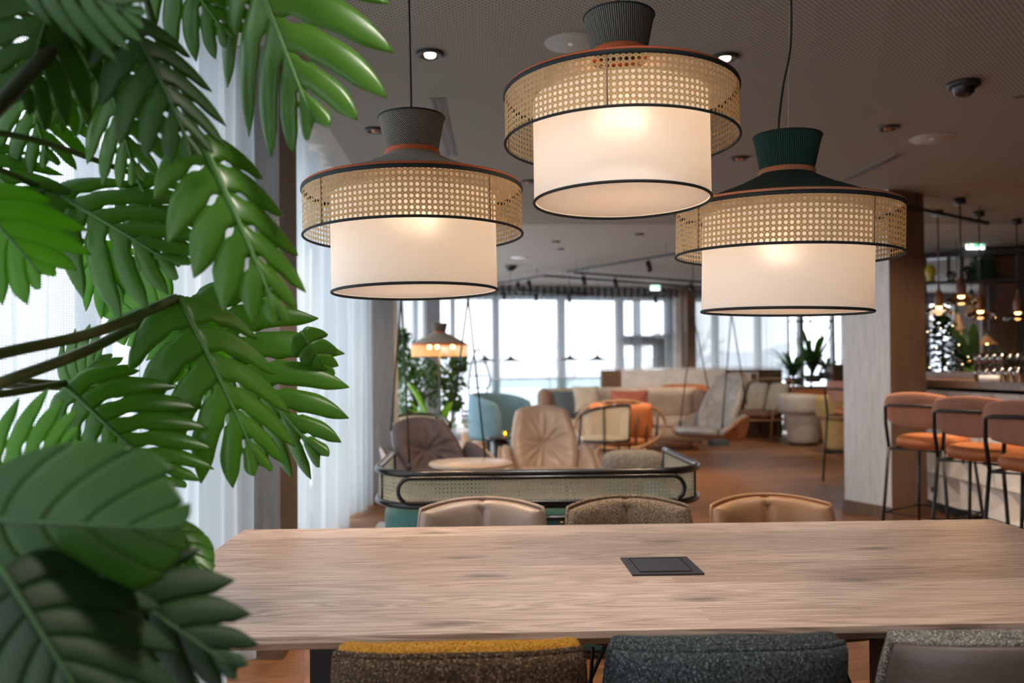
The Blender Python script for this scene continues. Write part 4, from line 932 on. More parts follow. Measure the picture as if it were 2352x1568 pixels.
for c, r_ in cs[:9]: o.tube([(0, 0, .85), Vector(c)*.5+Vector((0, 0, .45)), c], [.012, .008, .003], 5)
o.build('stem', m_bark, tr)
o = MB(); o.lathe([(0, 0), (.16, 0), (.2, .32), (.18, .34), (.17, .30), (0, .30)], 32); o.build('pot', m_pot, tr)
def frond_plant(name, label, base, n, L, Wd, mat, rnd, up_=.8, pot=True, spread=1., zpot=.3):
    r = thing(name, label, 'plant', base); o = MB()
    for k in range(n):
        a0 = 2*PI*k/n+rnd.uniform(-.3, .3); l = L*rnd.uniform(.7, 1.1); d = Vector((math.cos(a0)*spread, math.sin(a0)*spread, 0)); pts = []
        lift = up_*rnd.uniform(.6, 1.3)
        for j in range(9):
            t = j/8; pts.append(Vector((0, 0, zpot))+d*(l*t*.75)+Vector((0, 0, l*(lift*t-.7*t*t))))
        s = Vector((-d.y, d.x, 0)).normalized(); vs = []; 
        for j, q in enumerate(pts):
            wd = Wd*math.sin(PI*min(1, (j+.6)/8.6))**.7; vs += [q-s*wd+Vector((0, 0, wd*.3)), q, q+s*wd+Vector((0, 0, wd*.3))]
        fs = []
        for j in range(8):
            for q in (0, 1): fs.append((j*3+q, j*3+q+1, j*3+q+4, j*3+q+3))
        o.add(vs, fs)
    o.build('fronds', mat, r)
    if pot: q_ = MB(); q_.lathe([(0, 0), (.12, 0), (.16, zpot), (.14, zpot+.01), (.13, zpot-.03), (0, zpot-.03)], 28); q_.build('pot', m_pot, r)
    return r
frond_plant('birds_nest_fern', 'bright green fern at the foot of the leafy tree', tuple(at(1005, 985, Y=8.7)*Vector((1, 1, 0)) if False else (at(1005, 985, Y=8.75).x, 8.75, 0)), 13, .52, .045, m_fern, rnd, 1.6, zpot=.42)
# plant box with black metal frame
p0, p1 = at(1800, 900, Y=14.6), at(1935, 900, Y=14.6); pb_ = thing('planter_rack', 'black metal frame with planter boxes before the right windows', 'plant stand', (0, 0, 0))
o = MB(); o.box((p0.x+p1.x)/2+.15, 14.75, .45, p1.x-p0.x+.1, .35, .80); o.build('planter_box', m_cone_grey, pb_, smooth=False)
q0, q1 = at(1905, 840, Y=14.4), at(1945, 840, Y=14.4); o = MB(); o.box((q0.x+q1.x)/2, 14.4, .62, q1.x-q0.x, .3, 1.24); o.build('planter_box', m_walnut, pb_, smooth=False)
for u in (1812, 1862, 1914): q = at(u, 800, Y=14.5); o = MB(); o.box(q.x, 14.5, H/2-.01, .03, .03, H-.02); o.build('post', m_black, pb_, smooth=False)
o = MB(); q0, q1 = at(1812, 800, Y=14.5), at(1914, 800, Y=14.5); o.box((q0.x+q1.x)/2, 14.5, 1.24, q1.x-q0.x, .03, .03); o.box((q0.x+q1.x)/2, 14.5, 2.0, q1.x-q0.x, .03, .03); o.build('crossbar', m_black, pb_, smooth=False)
for (u, v, L, lab, up_) in ((1822, 868, .62, 'spiky green plant at the left end of the planter rack', 1.2), (1867, 862, .60, 'tall broad-leaved plant in the middle of the planter rack', 2.0), (1900, 855, .62, 'trailing green plant at the right end of the planter rack', .9)):
    q = at(u, v, Y=14.62); frond_plant('potted_plant', lab, (q.x, q.y, q.z-.12), 24, L, .035, m_fic, rnd, up_, zpot=.12)

# ------------------------------------------------------------------ ceiling fittings
def downlight(u, v, lit, label, z=H, aim=None, r0=.062, power=0):
    p = at(u, v, z=H); r = thing('downlight', label, 'ceiling light', (p.x, p.y, 0), group='recessed downlights')
    o = MB(); o.lathe([(r0, H-.001), (r0, H-.012), (r0*.72, H-.014), (r0*.6, H-.002)], 32); o.build('trim_ring', m_black, r)
    o = MB(); o.lathe([(0, H-.004), (r0*.62, H-.004)], 24); o.build('recess', m_black, r)
    o = MB(); o.lathe([(0, H-.02), (r0*.36, H-.016), (r0*.42, H-.006)], 24); b_ = o.build('lamp_lens', m_downlight if lit else m_copper, r)
    if power: lamp('SPOT', 'downlight_beam', (p.x, p.y, H-.03), power, (1, .70, .42), .03, target=(p.x+(aim or (0, 0))[0], p.y+(aim or (0, 0))[1], 0), spot=75)
    return r
downlight(988, 122, True, 'lit downlight right above the left pendant', power=DLW)
downlight(715, 8, False, 'downlight at the top edge beside the upper monstera leaf', power=DLW)
downlight(862, 297, False, 'downlight beyond the left pendant, nearer the curtain', power=DLW)
downlight(1665, 130, True, 'lit downlight next to the right rim of the highest pendant', power=DLW)
downlight(1698, 362, False, 'downlight just above the green crown', power=DLW)
downlight(2040, 292, False, 'downlight left of the right-hand ceiling speaker', power=DLW*2, aim=(1.6, .3))
downlight(1214, 416, False, 'downlight between the left and highest pendants', power=DLW)
downlight(1468, 537, False, 'small downlight under the highest pendant drum', r0=.05, power=DLW)
downlight(1277, 554, False, 'small downlight, nearer one of a close pair', r0=.05, power=DLW)
downlight(1287, 571, False, 'small downlight, farther one of a close pair', r0=.045)
for k, (x, y) in enumerate(((.35, 2.85), (1.7, 2.75), (2.6, 1.9), (.25, 1.05), (1.15, 1.1))):  # unseen downlights, added and placed to brighten the table
    u_, v_ = 0, 0; r = thing('downlight', 'unseen downlight added to light the dining table', 'ceiling light', (x, y, 0), group='added downlights over the table')
    o = MB(); o.lathe([(.062, H-.001), (.062, H-.012), (.045, H-.014), (.037, H-.002)], 32); o.build('trim_ring', m_black, r); o = MB(); o.lathe([(0, H-.02), (.023, H-.016), (.026, H-.006)], 24); o.build('lamp_lens', m_downlight, r)
    lamp('SPOT', 'downlight_beam', (x, y, H-.03), DLW*(1.15 if x < .5 else .42), (1, .90, .80), .10, target=(x, y, 0), spot=80)
for k, (x, y, pw_) in enumerate(((2.9, 3.6, .8), (3.2, 9.0, 1), (.2, 6.2, .6), (1.6, 10.5, 1), (4.8, 11.5, 1), (2.2, 7.9, 1.2), (.6, 5.2, .8), (3.6, 5.0, .8), (.9, 8.9, 1), (5.3, 8, 1), (3.0, 12.4, 1))):  # added spots without fittings, fill for lounge and bar fronts
    lamp('SPOT', 'fill_beam', (x, y, 2.44), DLW*pw_*1.0, (1, .76, .55), .05, target=(x-.3, y+1.6, 0), spot=95)
def speaker(u, v, R, label, th=.006, mat=None, name='ceiling_speaker'):
    p = at(u, v, z=H); o = MB(); o.lathe([(0, H-th), (R*.96, H-th), (R, H-.001)], 48, (p.x, p.y, 0)); q = o.build(name, mat or m_ceil); q2 = MB(); q2.lathe([(0, H-th-.004), (.012, H-th-.004), (.014, H-th)], 12, (p.x, p.y, 0)); q2.build('centre_cap', m_white, q); return tag(q, label, 'speaker')
speaker(1312, 98, .115, 'round flush ceiling speaker behind the highest pendant crown')
speaker(2140, 317, .13, 'round flush ceiling speaker left of the ceiling slot over the right side')
speaker(1195, 591, .12, 'pale round ceiling disc between the left pendant and the track lights', mat=m_white)
def slot(a, b_, wd, label):
    p, q = at(*a, z=H-.002), at(*b_, z=H-.002); r = thing('slot_diffuser', label, 'air vent', (0, 0, 0)); o = MB(); seg_box(o, p, q, H-.006, H-.0005, wd); o.build('vent_frame', m_cone_grey, r, smooth=False)
    for k in (-1, 1):
        d = (q-p).normalized(); n_ = Vector((-d.y, d.x, 0))*wd*.22*k; o = MB(); seg_box(o, p+n_+d*.02, q+n_-d*.02, H-.009, H-.005, wd*.26); o.build('slot', m_black, r, smooth=False)
slot((1003, 226), (1036, 358), .075, 'linear ceiling air slot behind the left pendant crown')
slot((1918, 424), (2066, 354), .06, 'long dark ceiling slot above the green pendant')
slot((2322, 226), (2400, 205), .06, 'ceiling air slot at the right edge')
p = at(2213, 190, z=H); dc = thing('dome_camera', 'black dome camera on the perforated ceiling at right', 'camera', (p.x, p.y, 0))
o = MB(); o.lathe([(.075, H), (.078, H-.02), (.06, H-.028)], 36); o.build('mounting_ring', m_black, dc); o = MB(); o.lathe([(.055, H-.026), (.048, H-.05), (.03, H-.068), (0, H-.076)], 32); o.build('dome', m_blackwood, dc)
p = at(1173, 633, z=2.5); sd = thing('ceiling_rose', 'small black ceiling rose above the far disc pendants', 'ceiling fitting', (p.x, p.y, 0)); o = MB(); o.lathe([(0, 2.56), (.05, 2.57), (.09, 2.62), (.09, H)], 28); o.build('cup', m_black, sd)

# suspended track with spots
def rail(a, b_, label):
    p, q = at(*a, z=2.5), at(*b_, z=2.5); r = thing('track_rail', label, 'track light', (0, 0, 0)); o = MB(); seg_box(o, p, q, 2.49, 2.52, .035); o.build('rail', m_black, r, smooth=False)
    for t in (.1, .9): s = p.lerp(q, t); o = MB(); o.tube([(s.x, s.y, 2.52), (s.x, s.y, H)], .003, 5); o.build('suspension_wire', m_black, r)
rail((1302, 625), (1560, 582), 'black track rising to the right from the middle of the ceiling')
rail((1317, 627), (1620, 649), 'black track running just under the rising one')
rail((1100, 659), (1250, 634), 'short black track beside the left pendant rim')
rail((1250, 634), (1620, 661), 'long black track meeting the short one at a corner')
rail((1120, 664), (1461, 682), 'lowest black track in front of the far windows')
rail((1461, 682), (1530, 672), 'short black track end close to the small exit sign')
rail((2085, 478), (2268, 514), 'black track left of the bar pendants')
def spot(u, v, label, aim=(0, -.4)):
    p = at(u, v, z=2.5); r = thing('track_spot', label, 'spotlight', (p.x, p.y, 2.42), group='spotlights on the suspended tracks')
    o = MB(); o.tube([(0, 0, .02), (0, 0, .08)], .006, 6); o.build('stem', m_black, r); o = MB(); o.tube([(-aim[0]*.1, -aim[1]*.1, .04), (aim[0]*.14, aim[1]*.14, -.06)], .032, 14); o.build('can', m_black, r)
for (u, v, lab) in ((1190, 644, 'black spot on the short track, left one'), (1215, 640, 'black spot on the short track, right one'), (1158, 666, 'black spot on the lowest track, next to the left pendant'), (1231, 670, 'black spot on the lowest track, second from the left pendant'), (1307, 674, 'black spot on the lowest track, before the second window'), (1505, 676, 'black spot on the short track end'),
        (1341, 629, 'black spot below the start of the rising track'), (1413, 635, 'black spot at the middle of the long track'), (1490, 594, 'black spot on the rising track'), (1587, 647, 'black spot on the long track near the green pendant')): spot(u, v, lab)

# disc pendants
for i, (u, v) in enumerate(((1115, 827), (1173, 827), (1309, 825), (1372, 825))):
    p = at(u, v, Y=12.0); r = thing('disc_pendant', ['leftmost black disc pendant, overlapping the wire basket chair', 'black disc pendant just left of the second far curtain mullion', 'black disc pendant before the third window, left of a pair', 'black disc pendant before the third window, right of a pair'][i], 'lamp', p, group='thin black disc pendants at the far windows')
    o = MB(); o.lathe([(.155, -.01), (.156, -.004), (.06, .022), (.018, .045), (.010, .075), (.010, .15), (0, .15)], 40); o.build('shade', m_black, r); o = MB(); o.tube([(0, 0, .14), (0, 0, H-p.z)], .0025, 5); o.build('cable', m_cord, r)
# exit signs
def exit_sign(u, v, Y, w_, label, ang_=0):
    p = at(u, v, Y=Y); r = thing('exit_sign', label, 'sign', p, ang_); h_ = w_*.5
    o = MB(); o.box(0, 0, 0, w_, .02, h_); o.build('light_box', m_exit_white, r, smooth=False)
    o = MB(); o.box(-w_*.24, -.012, h_*.05, w_*.46, .004, h_*.72); o.box(w_*.24, -.012, h_*.05, w_*.46, .004, h_*.72); g_ = o.build('green_panel', m_exit_green, r, smooth=False)
    o = MB(); y = -.0155; s = w_*.24
    o.add([(-s-.6*s, y, h_*.05), (-s-.05*s, y, h_*.05-.30*h_), (-s-.05*s, y, h_*.05+.30*h_)], [(0, 1, 2)]); o.add([(-s-.1*s, y, h_*.05-.1*h_), (-s+.6*s, y, h_*.05-.1*h_), (-s+.6*s, y, h_*.05+.1*h_), (-s-.1*s, y, h_*.05+.1*h_)], [(0, 1, 2, 3)]); o.build('arrow', m_exit_white, g_, smooth=False)
    o = MB(); c0 = s*.95; t = h_*.05
    o.lathe([(0, -.001), (h_*.07, 0)], 12, (c0-.02*w_, 0, 0)); o.v = [(x, y, t+.24*h_+(yy)) for x, yy, zz in o.v]
    for (xa, za, xb, zb2) in ((.0, .16, .02, -.05), (.02, -.05, -.09, -.16), (-.09, -.16, -.10, -.30), (.02, -.05, .09, -.14), (.09, -.14, .14, -.26), (0, .14, -.10, .05), (0, .14, .10, .04)):
        o.tube([(c0+xa*h_*1.2, y, t+za*h_), (c0+xb*h_*1.2, y, t+zb2*h_)], h_*.045, 6)
    o.build('running_figure', m_exit_white, g_, smooth=False)
    o = MB(); o.tube([(0, 0, h_/2), (0, 0, H-p.z)], .004, 6); o.build('hanger', m_frame, r); return r
exit_sign(2240, 562, 9.6, .21, 'green and white lit exit sign above the bar')
exit_sign(1505, 661, 13.5, .15, 'small lit exit sign near the far window top')
# ================================================================== bar
BXF = 3.80
bar = thing('bar_counter', 'long bar with white relief tile front and brown wooden top', 'bar', (BXF, 6.2, 0))
BYa, BYb = -3.0, 1.9   # local extent along Y
o = MB(); o.box(.36, (BYa+BYb)/2, .55, .60, BYb-BYa, .94); o.build('body', m_tile, bar, smooth=False)
o = MB(); o.box(.36, (BYa+BYb)/2, .04, .52, BYb-BYa-.1, .08); o.build('plinth', m_black, bar, smooth=False)
o = MB(); o.box(.36, (BYa+BYb)/2, 1.085, 1.02, BYb-BYa+.16, .055); o.build('counter_top', m_walnut2, bar, smooth=False)
rnd = random.Random(12); cw, ch = .30, .235; tl = MB(); openings = []; nrow = 4; ncol = int((BYb-BYa)/cw)
for r_ in range(nrow):
    for c in range(ncol):
        y0 = BYa+c*cw+(cw/2 if r_ % 2 else 0); z0 = .085+r_*ch; y1, z1 = y0+cw, z0+ch
        if y1 > BYb: continue
        kind = rnd.randrange(4); hy, hz = [(.25, .3), (.72, .35), (.3, .7), (.7, .7)][kind]; hw_, hh_ = rnd.choice([(.05, .05), (.035, .09), (.06, .045)])
        ay, az = y0+hy*cw, z0+hz*ch; x0, xi = -.012, .052
        O = [(x0, y0+.004, z0+.004), (x0, y1-.004, z0+.004), (x0, y1-.004, z1-.004), (x0, y0+.004, z1-.004)]
        I = [(xi, ay-hw_/2, az-hh_/2), (xi, ay+hw_/2, az-hh_/2), (xi, ay+hw_/2, az+hh_/2), (xi, ay-hw_/2, az+hh_/2)]
        B = [(.075, y, z) for x, y, z in O]
        tl.add(O+I+B, [(k, k+4, (k+1) % 4+4, (k+1) % 4) for k in range(4)]+[(k, (k+1) % 4, (k+1) % 4+8, k+8) for k in range(4)])
        openings.append([(xi-.0005, *p_[1:]) for p_ in I])
tp = tl.build('relief_tiles', m_tile, bar, smooth=False)
for q_ in openings[:95]: hl = MB(); hl.add(q_, [(0, 3, 2, 1)]); hl.build('tile_opening', m_hole, tp, smooth=False)
# raised back shelf
o = MB(); o.box(.72, (BYa+BYb)/2, 1.14, .26, BYb-BYa, .05); o.build('raised_ledge', m_walnut2, bar, smooth=False)

# glasses and cups
def tumbler(name, label, x, y, z, r, h, mat, group):
    o = MB(); o.lathe([(0, .003), (r*.8, .002), (r*.86, .0), (r, h), (r*.93, h), (r*.78, .008), (0, .008)], 16); q = o.build(name, mat); q.location = (x, y, z); return tag(q, label, 'glass', group)
zt = 1.1135
g0 = None
for k, u in enumerate((2176, 2190, 2203, 2218, 2242, 2265, 2287)):
    p = at(u, 878, z=zt); p.x = max(3.5, min(4.2, p.x)); q = tumbler('espresso_cup', 'small white cup in the row on the bar counter', p.x, p.y, zt, .028, .05, m_white, 'small white cups in a row on the bar')
for k in range(22):
    x = 3.62+.085*(k % 4)+.0*(k//4); y = 5.95-.088*(k//4)
    tumbler('drinking_glass', 'clear tumbler in the cluster at the near end of the bar counter', x, y, zt, .036, .105, m_clear, 'clear tumblers clustered on the bar')
for k in range(8):
    x = 3.62+.085*(k % 2)*2; y = 5.95-.088*(k//2)-.0
    tumbler('drinking_glass', 'clear tumbler stacked on the cluster of tumblers', x, y, zt+.1055, .036, .10, m_clear, 'clear tumblers stacked on others')

# ------------------------------------------------------------------ bar stools
def bar_stool(label, x, y, rz, group='orange bar stools along the bar', sh=.75):
    r = thing('bar_stool', label, 'bar stool', (x, y, 0), rz, group)
    o = MB(); o.puffy(lambda a, b: (.205*a, .20*b+.01, sh-.005+.012*a*a), .045, 22, 22, c=.38, p=5); o.build('seat', m_orange, r)
    f = lambda a, b: (.225*a, -.215-.03*b+.055*a*a, sh+.205+.115*b)
    o = MB(); o.puffy(lambda a, b: (f(a, b)[0], f(a, b)[1]-.012, f(a, b)[2]), .012, 24, 16, c=.36, p=9); o.build('back_outer', m_salmon, r)
    o = MB(); o.puffy(lambda a, b: (f(a, b)[0]*.98, f(a, b)[1]+.012, f(a, b)[2]), .022, 24, 16, c=.36, p=6); o.build('back_pad', m_orange, r)
    o = MB(); o.tube([(-.17, -.225, sh-.03), (-.185, -.232, sh+.12), (-.17, -.262, sh+.225), (-.13, -.278, sh+.235), (0, -.293, sh+.238), (.13, -.278, sh+.235), (.17, -.262, sh+.225), (.185, -.232, sh+.12), (.17, -.225, sh-.03)], .011, 8); o.build('back_frame', m_black, r)
    for sx_, sy_ in ((-1, -1), (1, -1), (1, 1), (-1, 1)):
        o = MB(); o.tube([(sx_*.17, -.225 if sy_ < 0 else .16, sh-.03), (sx_*.225, sy_*.245, 0)], .0105, 8); o.build('leg', m_black, r)
    o = MB(); z = .30; k = 1-z/(sh-.03); q = [(sx_*(.17+.055*k), (-.225-.02*k if sy_ < 0 else .16+.085*k), z) for sx_, sy_ in ((-1, -1), (1, -1), (1, 1), (-1, 1))]
    o.tube(q, .008, 8, closed=True); o.build('footrest', m_black, r)
    o = MB(); o.tube([(-.17, -.2, sh-.045), (.17, -.2, sh-.045), (.17, .16, sh-.045), (-.17, .16, sh-.045)], .009, 8, closed=True); o.build('seat_frame', m_black, r)
    return r
srz = rzdir(.82, .57)
p = at(2150, 1013, z=.75); bar_stool('orange bar stool next to the wide pillar', p.x-.02, p.y, srz)
p = at(2278, 1037, z=.75); bar_stool('orange bar stool in the middle, second from the pillar', p.x-.02, p.y, srz)
p = at(2412, 1062, z=.75); bar_stool('orange bar stool cut by the right edge, farthest from the pillar', p.x-.02, p.y, srz)
p = at(1908, 1112, z=0); bar_stool('orange bar stool half hidden behind the wide pillar', p.x+.33, p.y+.12, rzdir(.9, .3), group='orange bar stool beyond the pillar')

# ------------------------------------------------------------------ pendants over the bar
def bar_pendant(label, u, vb, Y, light=True):
    p = at(u, vb, Y=Y); r = thing('glass_pendant', label, 'lamp', p, group='smoked glass pendants over the bar')
    o = MB(); o.lathe([(.115, 0), (.12, .012), (.112, .05), (.06, .075), (.036, .09), (.034, .105)], 40); o.build('glass_shade', m_smoke, r)
    o = MB(); o.lathe([(.030, .075), (.036, .10), (.040, .15), (.030, .20), (.012, .235), (.009, .30), (0, .30)], 28); o.build('socket_body', m_walnut, r)
    o = MB(); o.lathe([(0, .055), (.022, .06), (.026, .075), (.028, .10), (0, .1)], 20); o.build('bulb', m_bulb, r)
    o = MB(); o.tube([(0, 0, .29), (0, 0, H-p.z)], .006, 6); o.build('rod', m_black, r)
    o = MB(); o.lathe([(0, H-p.z-.05), (.045, H-p.z-.05), (.045, H-p.z), (0, H-p.z)], 24); o.build('ceiling_rose', m_black, r)
    lamp('POINT', 'bar_light', (p.x, p.y, p.z+.02), 2.2, (1, .55, .25), .03)
bar_pendant('smoked glass pendant nearest the wide pillar', 2157, 723, 7.45)
bar_pendant('smoked glass pendant hanging highest above the bar', 2208, 700, 6.9)
bar_pendant('smoked glass pendant below the large exit sign', 2252, 733, 7.5)
bar_pendant('smoked glass pendant at the right edge', 2338, 735, 7.9)

# ------------------------------------------------------------------ shelf rack, wall behind the bar
rk = thing('shelf_rack', 'tall black metal rack with open shelves behind the bar', 'shelf', (0, 0, 0))
RA, RB = Vector((5.22, 10.35, 0)), Vector((7.6, 9.1, 0)); RD = (RB-RA).normalized()
def rline(u):
    d = ray(u, 830); det = d.x*(-RD.y)-d.y*(-RD.x); k = (RA.x*(-RD.y)-RA.y*(-RD.x))/det; return Vector((d.x*k, d.y*k, 0))
for u, wd in ((2126, .05), (2182, .04), (2213, .04), (2243, .04), (2279, .07), (2345, .06)):
    q = rline(u); z0 = 0 if u in (2126, 2279, 2345) else zat(655, q); ztp = zat(584, q); o = MB(); o.box(q.x, q.y, (z0+ztp)/2, wd, wd, ztp-z0, rot=math.atan2(RD.y, RD.x)); o.build('post', m_black, rk, smooth=False)
for v, hgt, nm in ((588, .07, 'top_beam'), (653, .035, 'shelf_board')):
    p0, p1 = rline(2104), rline(2352+40); zc_ = zat(v, rline(2200)); o = MB(); seg_box(o, p0, p1, zc_-hgt/2, zc_+hgt/2, .28); o.build(nm, m_black, rk, smooth=False)
zsh = zat(653, rline(2200))+.018
def lantern(u, w_, h_, mat, label, name='lantern'):
    q = rline(u); r = thing(name, label, 'lantern', (q.x, q.y, zsh)); o = MB()
    o.lathe([(w_*.25, 0), (w_*.45, h_*.12), (w_*.30, h_*.28), (w_*.5, h_*.45), (w_*.48, h_*.75), (w_*.3, h_*.9), (w_*.25, h_)], 28); o.build('glass_body', mat, r)
    o = MB(); o.lathe([(0, 0), (w_*.25, 0), (w_*.25, .01), (0, .01)], 20); o.build('base', m_brass, r)
lantern(2139, .14, .22, m_amberopaque, 'yellow ribbed glass lantern on the rack shelf'); lantern(2187, .12, .13, m_smoke, 'small smoked glass jar on the rack shelf', 'glass_jar'); lantern(2223, .11, .18, m_blackwood, 'dark jar on the rack shelf, between posts', 'jar')
q = rline(2260); o = MB(); o.box(0, 0, .12, .20, .2, .22); r = thing('wicker_box', 'dark square lantern box on the rack shelf', 'lantern', (q.x, q.y, zsh)); o.build('box', m_bottlegreen, r, smooth=False); o = MB(); o.box(0, 0, .235, .16, .16, .012); o.build('lid', m_black, r, smooth=False)
# cone basket lamps
for (u, v, Y, w_, lab) in ((2200, 770, 9.2, .10, 'pale cone shade lamp hanging behind the bar, nearest the fir tree'), (2232, 722, 9.6, .08, 'cone shade lamp hanging partly behind a glass pendant'), (2267, 790, 9.4, .11, 'wide low cone lamp with a bright bulb at the fir tree top')):
    p = at(u, v, Y=Y); r = thing('cone_lamp', lab, 'lamp', p); o = MB(); h_ = .24 if w_ < .105 else .10; o.lathe([(w_, 0), (w_*.55, h_*.5), (.022, h_)], 28); o.build('shade', m_rattan, r)
    o = MB(); o.lathe([(0, h_*.0-.005), (.03, h_*.1), (.034, h_*.4), (0, h_*.6)], 16); o.build('bulb', m_bulb, r); o = MB(); o.tube([(0, 0, h_), (0, 0, H-p.z)], .004, 5); o.build('cable', m_cord, r)
    o = MB(); o.lathe([(.024, h_), (.02, h_+.05), (.0, h_+.06)], 14); o.build('green_neck', m_bottlegreen, r)
# solid wall segments behind the rack
p0, p1 = rline(2283)+Vector((.0, .25, 0)), Vector((12.1, 8.2, 0)); o = MB(); seg_box(o, p0, p1, 0, H, .1); struct(o.build('wall_bar', m_brownwood, smooth=False))

# fir tree
p = at(2165, 860, Y=8.8); ft = thing('christmas_tree', 'decorated fir tree behind the bar beside the pillar', 'tree', (p.x, p.y, 0)); ztop = at(2150, 728, Y=8.8).z
def fir(r, h, rb, n_, seed, z0=.35):
    rn = random.Random(seed); o = MB(); tips = []
    for i in range(n_):
        t = (i+.5)/n_; z = z0+(h-z0)*t; R = rb*(1-t)**.85+.03; a0 = i*2.4; d = Vector((math.cos(a0), math.sin(a0), 0)); e = Vector((0, 0, z))+d*R+Vector((0, 0, -.10*R+.05)); s = Vector((0, 0, z+.04)); tips.append(e)
        for j in range(30):
            k = rn.uniform(.1, 1); b0 = s.lerp(e, k); sd = Vector((-d.y, d.x, 0))*rn.choice((-1, 1)); nd = (d*rn.uniform(.3, .9)+sd*rn.uniform(.2, 1)+Vector((0, 0, rn.uniform(-.25, .3)))).normalized(); L = rn.uniform(.05, .11)*(1.2-.5*k); w_ = nd.cross(Vector((0, 0, 1))).normalized()*.018
            o.add([b0-w_, b0+w_, b0+nd*L+w_*.7, b0+nd*L*1.15, b0+nd*L-w_*.7], [(0, 1, 2, 3, 4)])
    o.build('needles', m_fir, r, smooth=False); o = MB(); o.tube([(0, 0, 0), (0, 0, h*.6), (0, 0, h)], [.04, .02, .006], 8); o.build('trunk', m_bark, r); return tips
tips = fir(ft, ztop, .74, 150, 3)
o = MB(); 
for i in range(70): e = tips[(i*7) % 150]*1.0; o.lathe([(0, -.008), (.0055, 0), (0, .0055)], 6, (e.x*.93, e.y*.93, e.z+.02))
tag(o.build('light_string', m_fairy, ft, smooth=False), kind='stuff')
mb_gold = plain('gold_bauble', (.7, .45, .12), .25, metal=1); mb_red = plain('orange_bauble', (.7, .2, .05), .25)
for i in range(14):
    e = tips[8+i*7]; o = MB(); o.lathe([(0, -.025), (.018, -.018), (.025, 0), (.018, .018), (.005, .026), (0, .03)], 14); q = o.build('bauble', mb_gold if i % 3 else mb_red); q.location = (p.x+e.x*.98, p.y+e.y*.98, e.z-.03)
    tag(q, 'shiny round bauble hanging on the fir tree', 'bauble', 'baubles on the fir tree')
q = at(2238, 800, Y=8.6); frond_plant('rubber_plant', 'broad-leaved dark plant right of the fir tree', (q.x, q.y, .80), 12, .5, .05, m_fir, rnd, 1.6, zpot=.30)
q = at(2262, 852, Y=8.4); r = thing('leafy_shrub', 'yellow-green leafy pot plant behind the bar ledge', 'plant', (q.x, q.y, 0)); o = MB(); leafcloud(o, [((0, 0, q.z), .12), ((-.14, 0, q.z-.05), .10), ((.1, 0, q.z-.03), .08)], 260, .05, .014, rnd); o.build('foliage', m_fern, r, smooth=False)
o = MB(); o.tube([(0, 0, .8), (0, 0, q.z)], .012, 6); o.build('stem', m_bark, r); o = MB(); o.lathe([(0, .8), (.09, .8), (.12, .98), (0, .97)], 24); o.build('pot', m_pot, r)
o = MB(); o.box(6.0-.55, 8.35, .4, 1.0, .5, .8); bk = o.build('back_cabinet', m_walnut, smooth=False); tag(bk, 'brown cabinet behind the bar carrying the potted plants', 'cabinet')

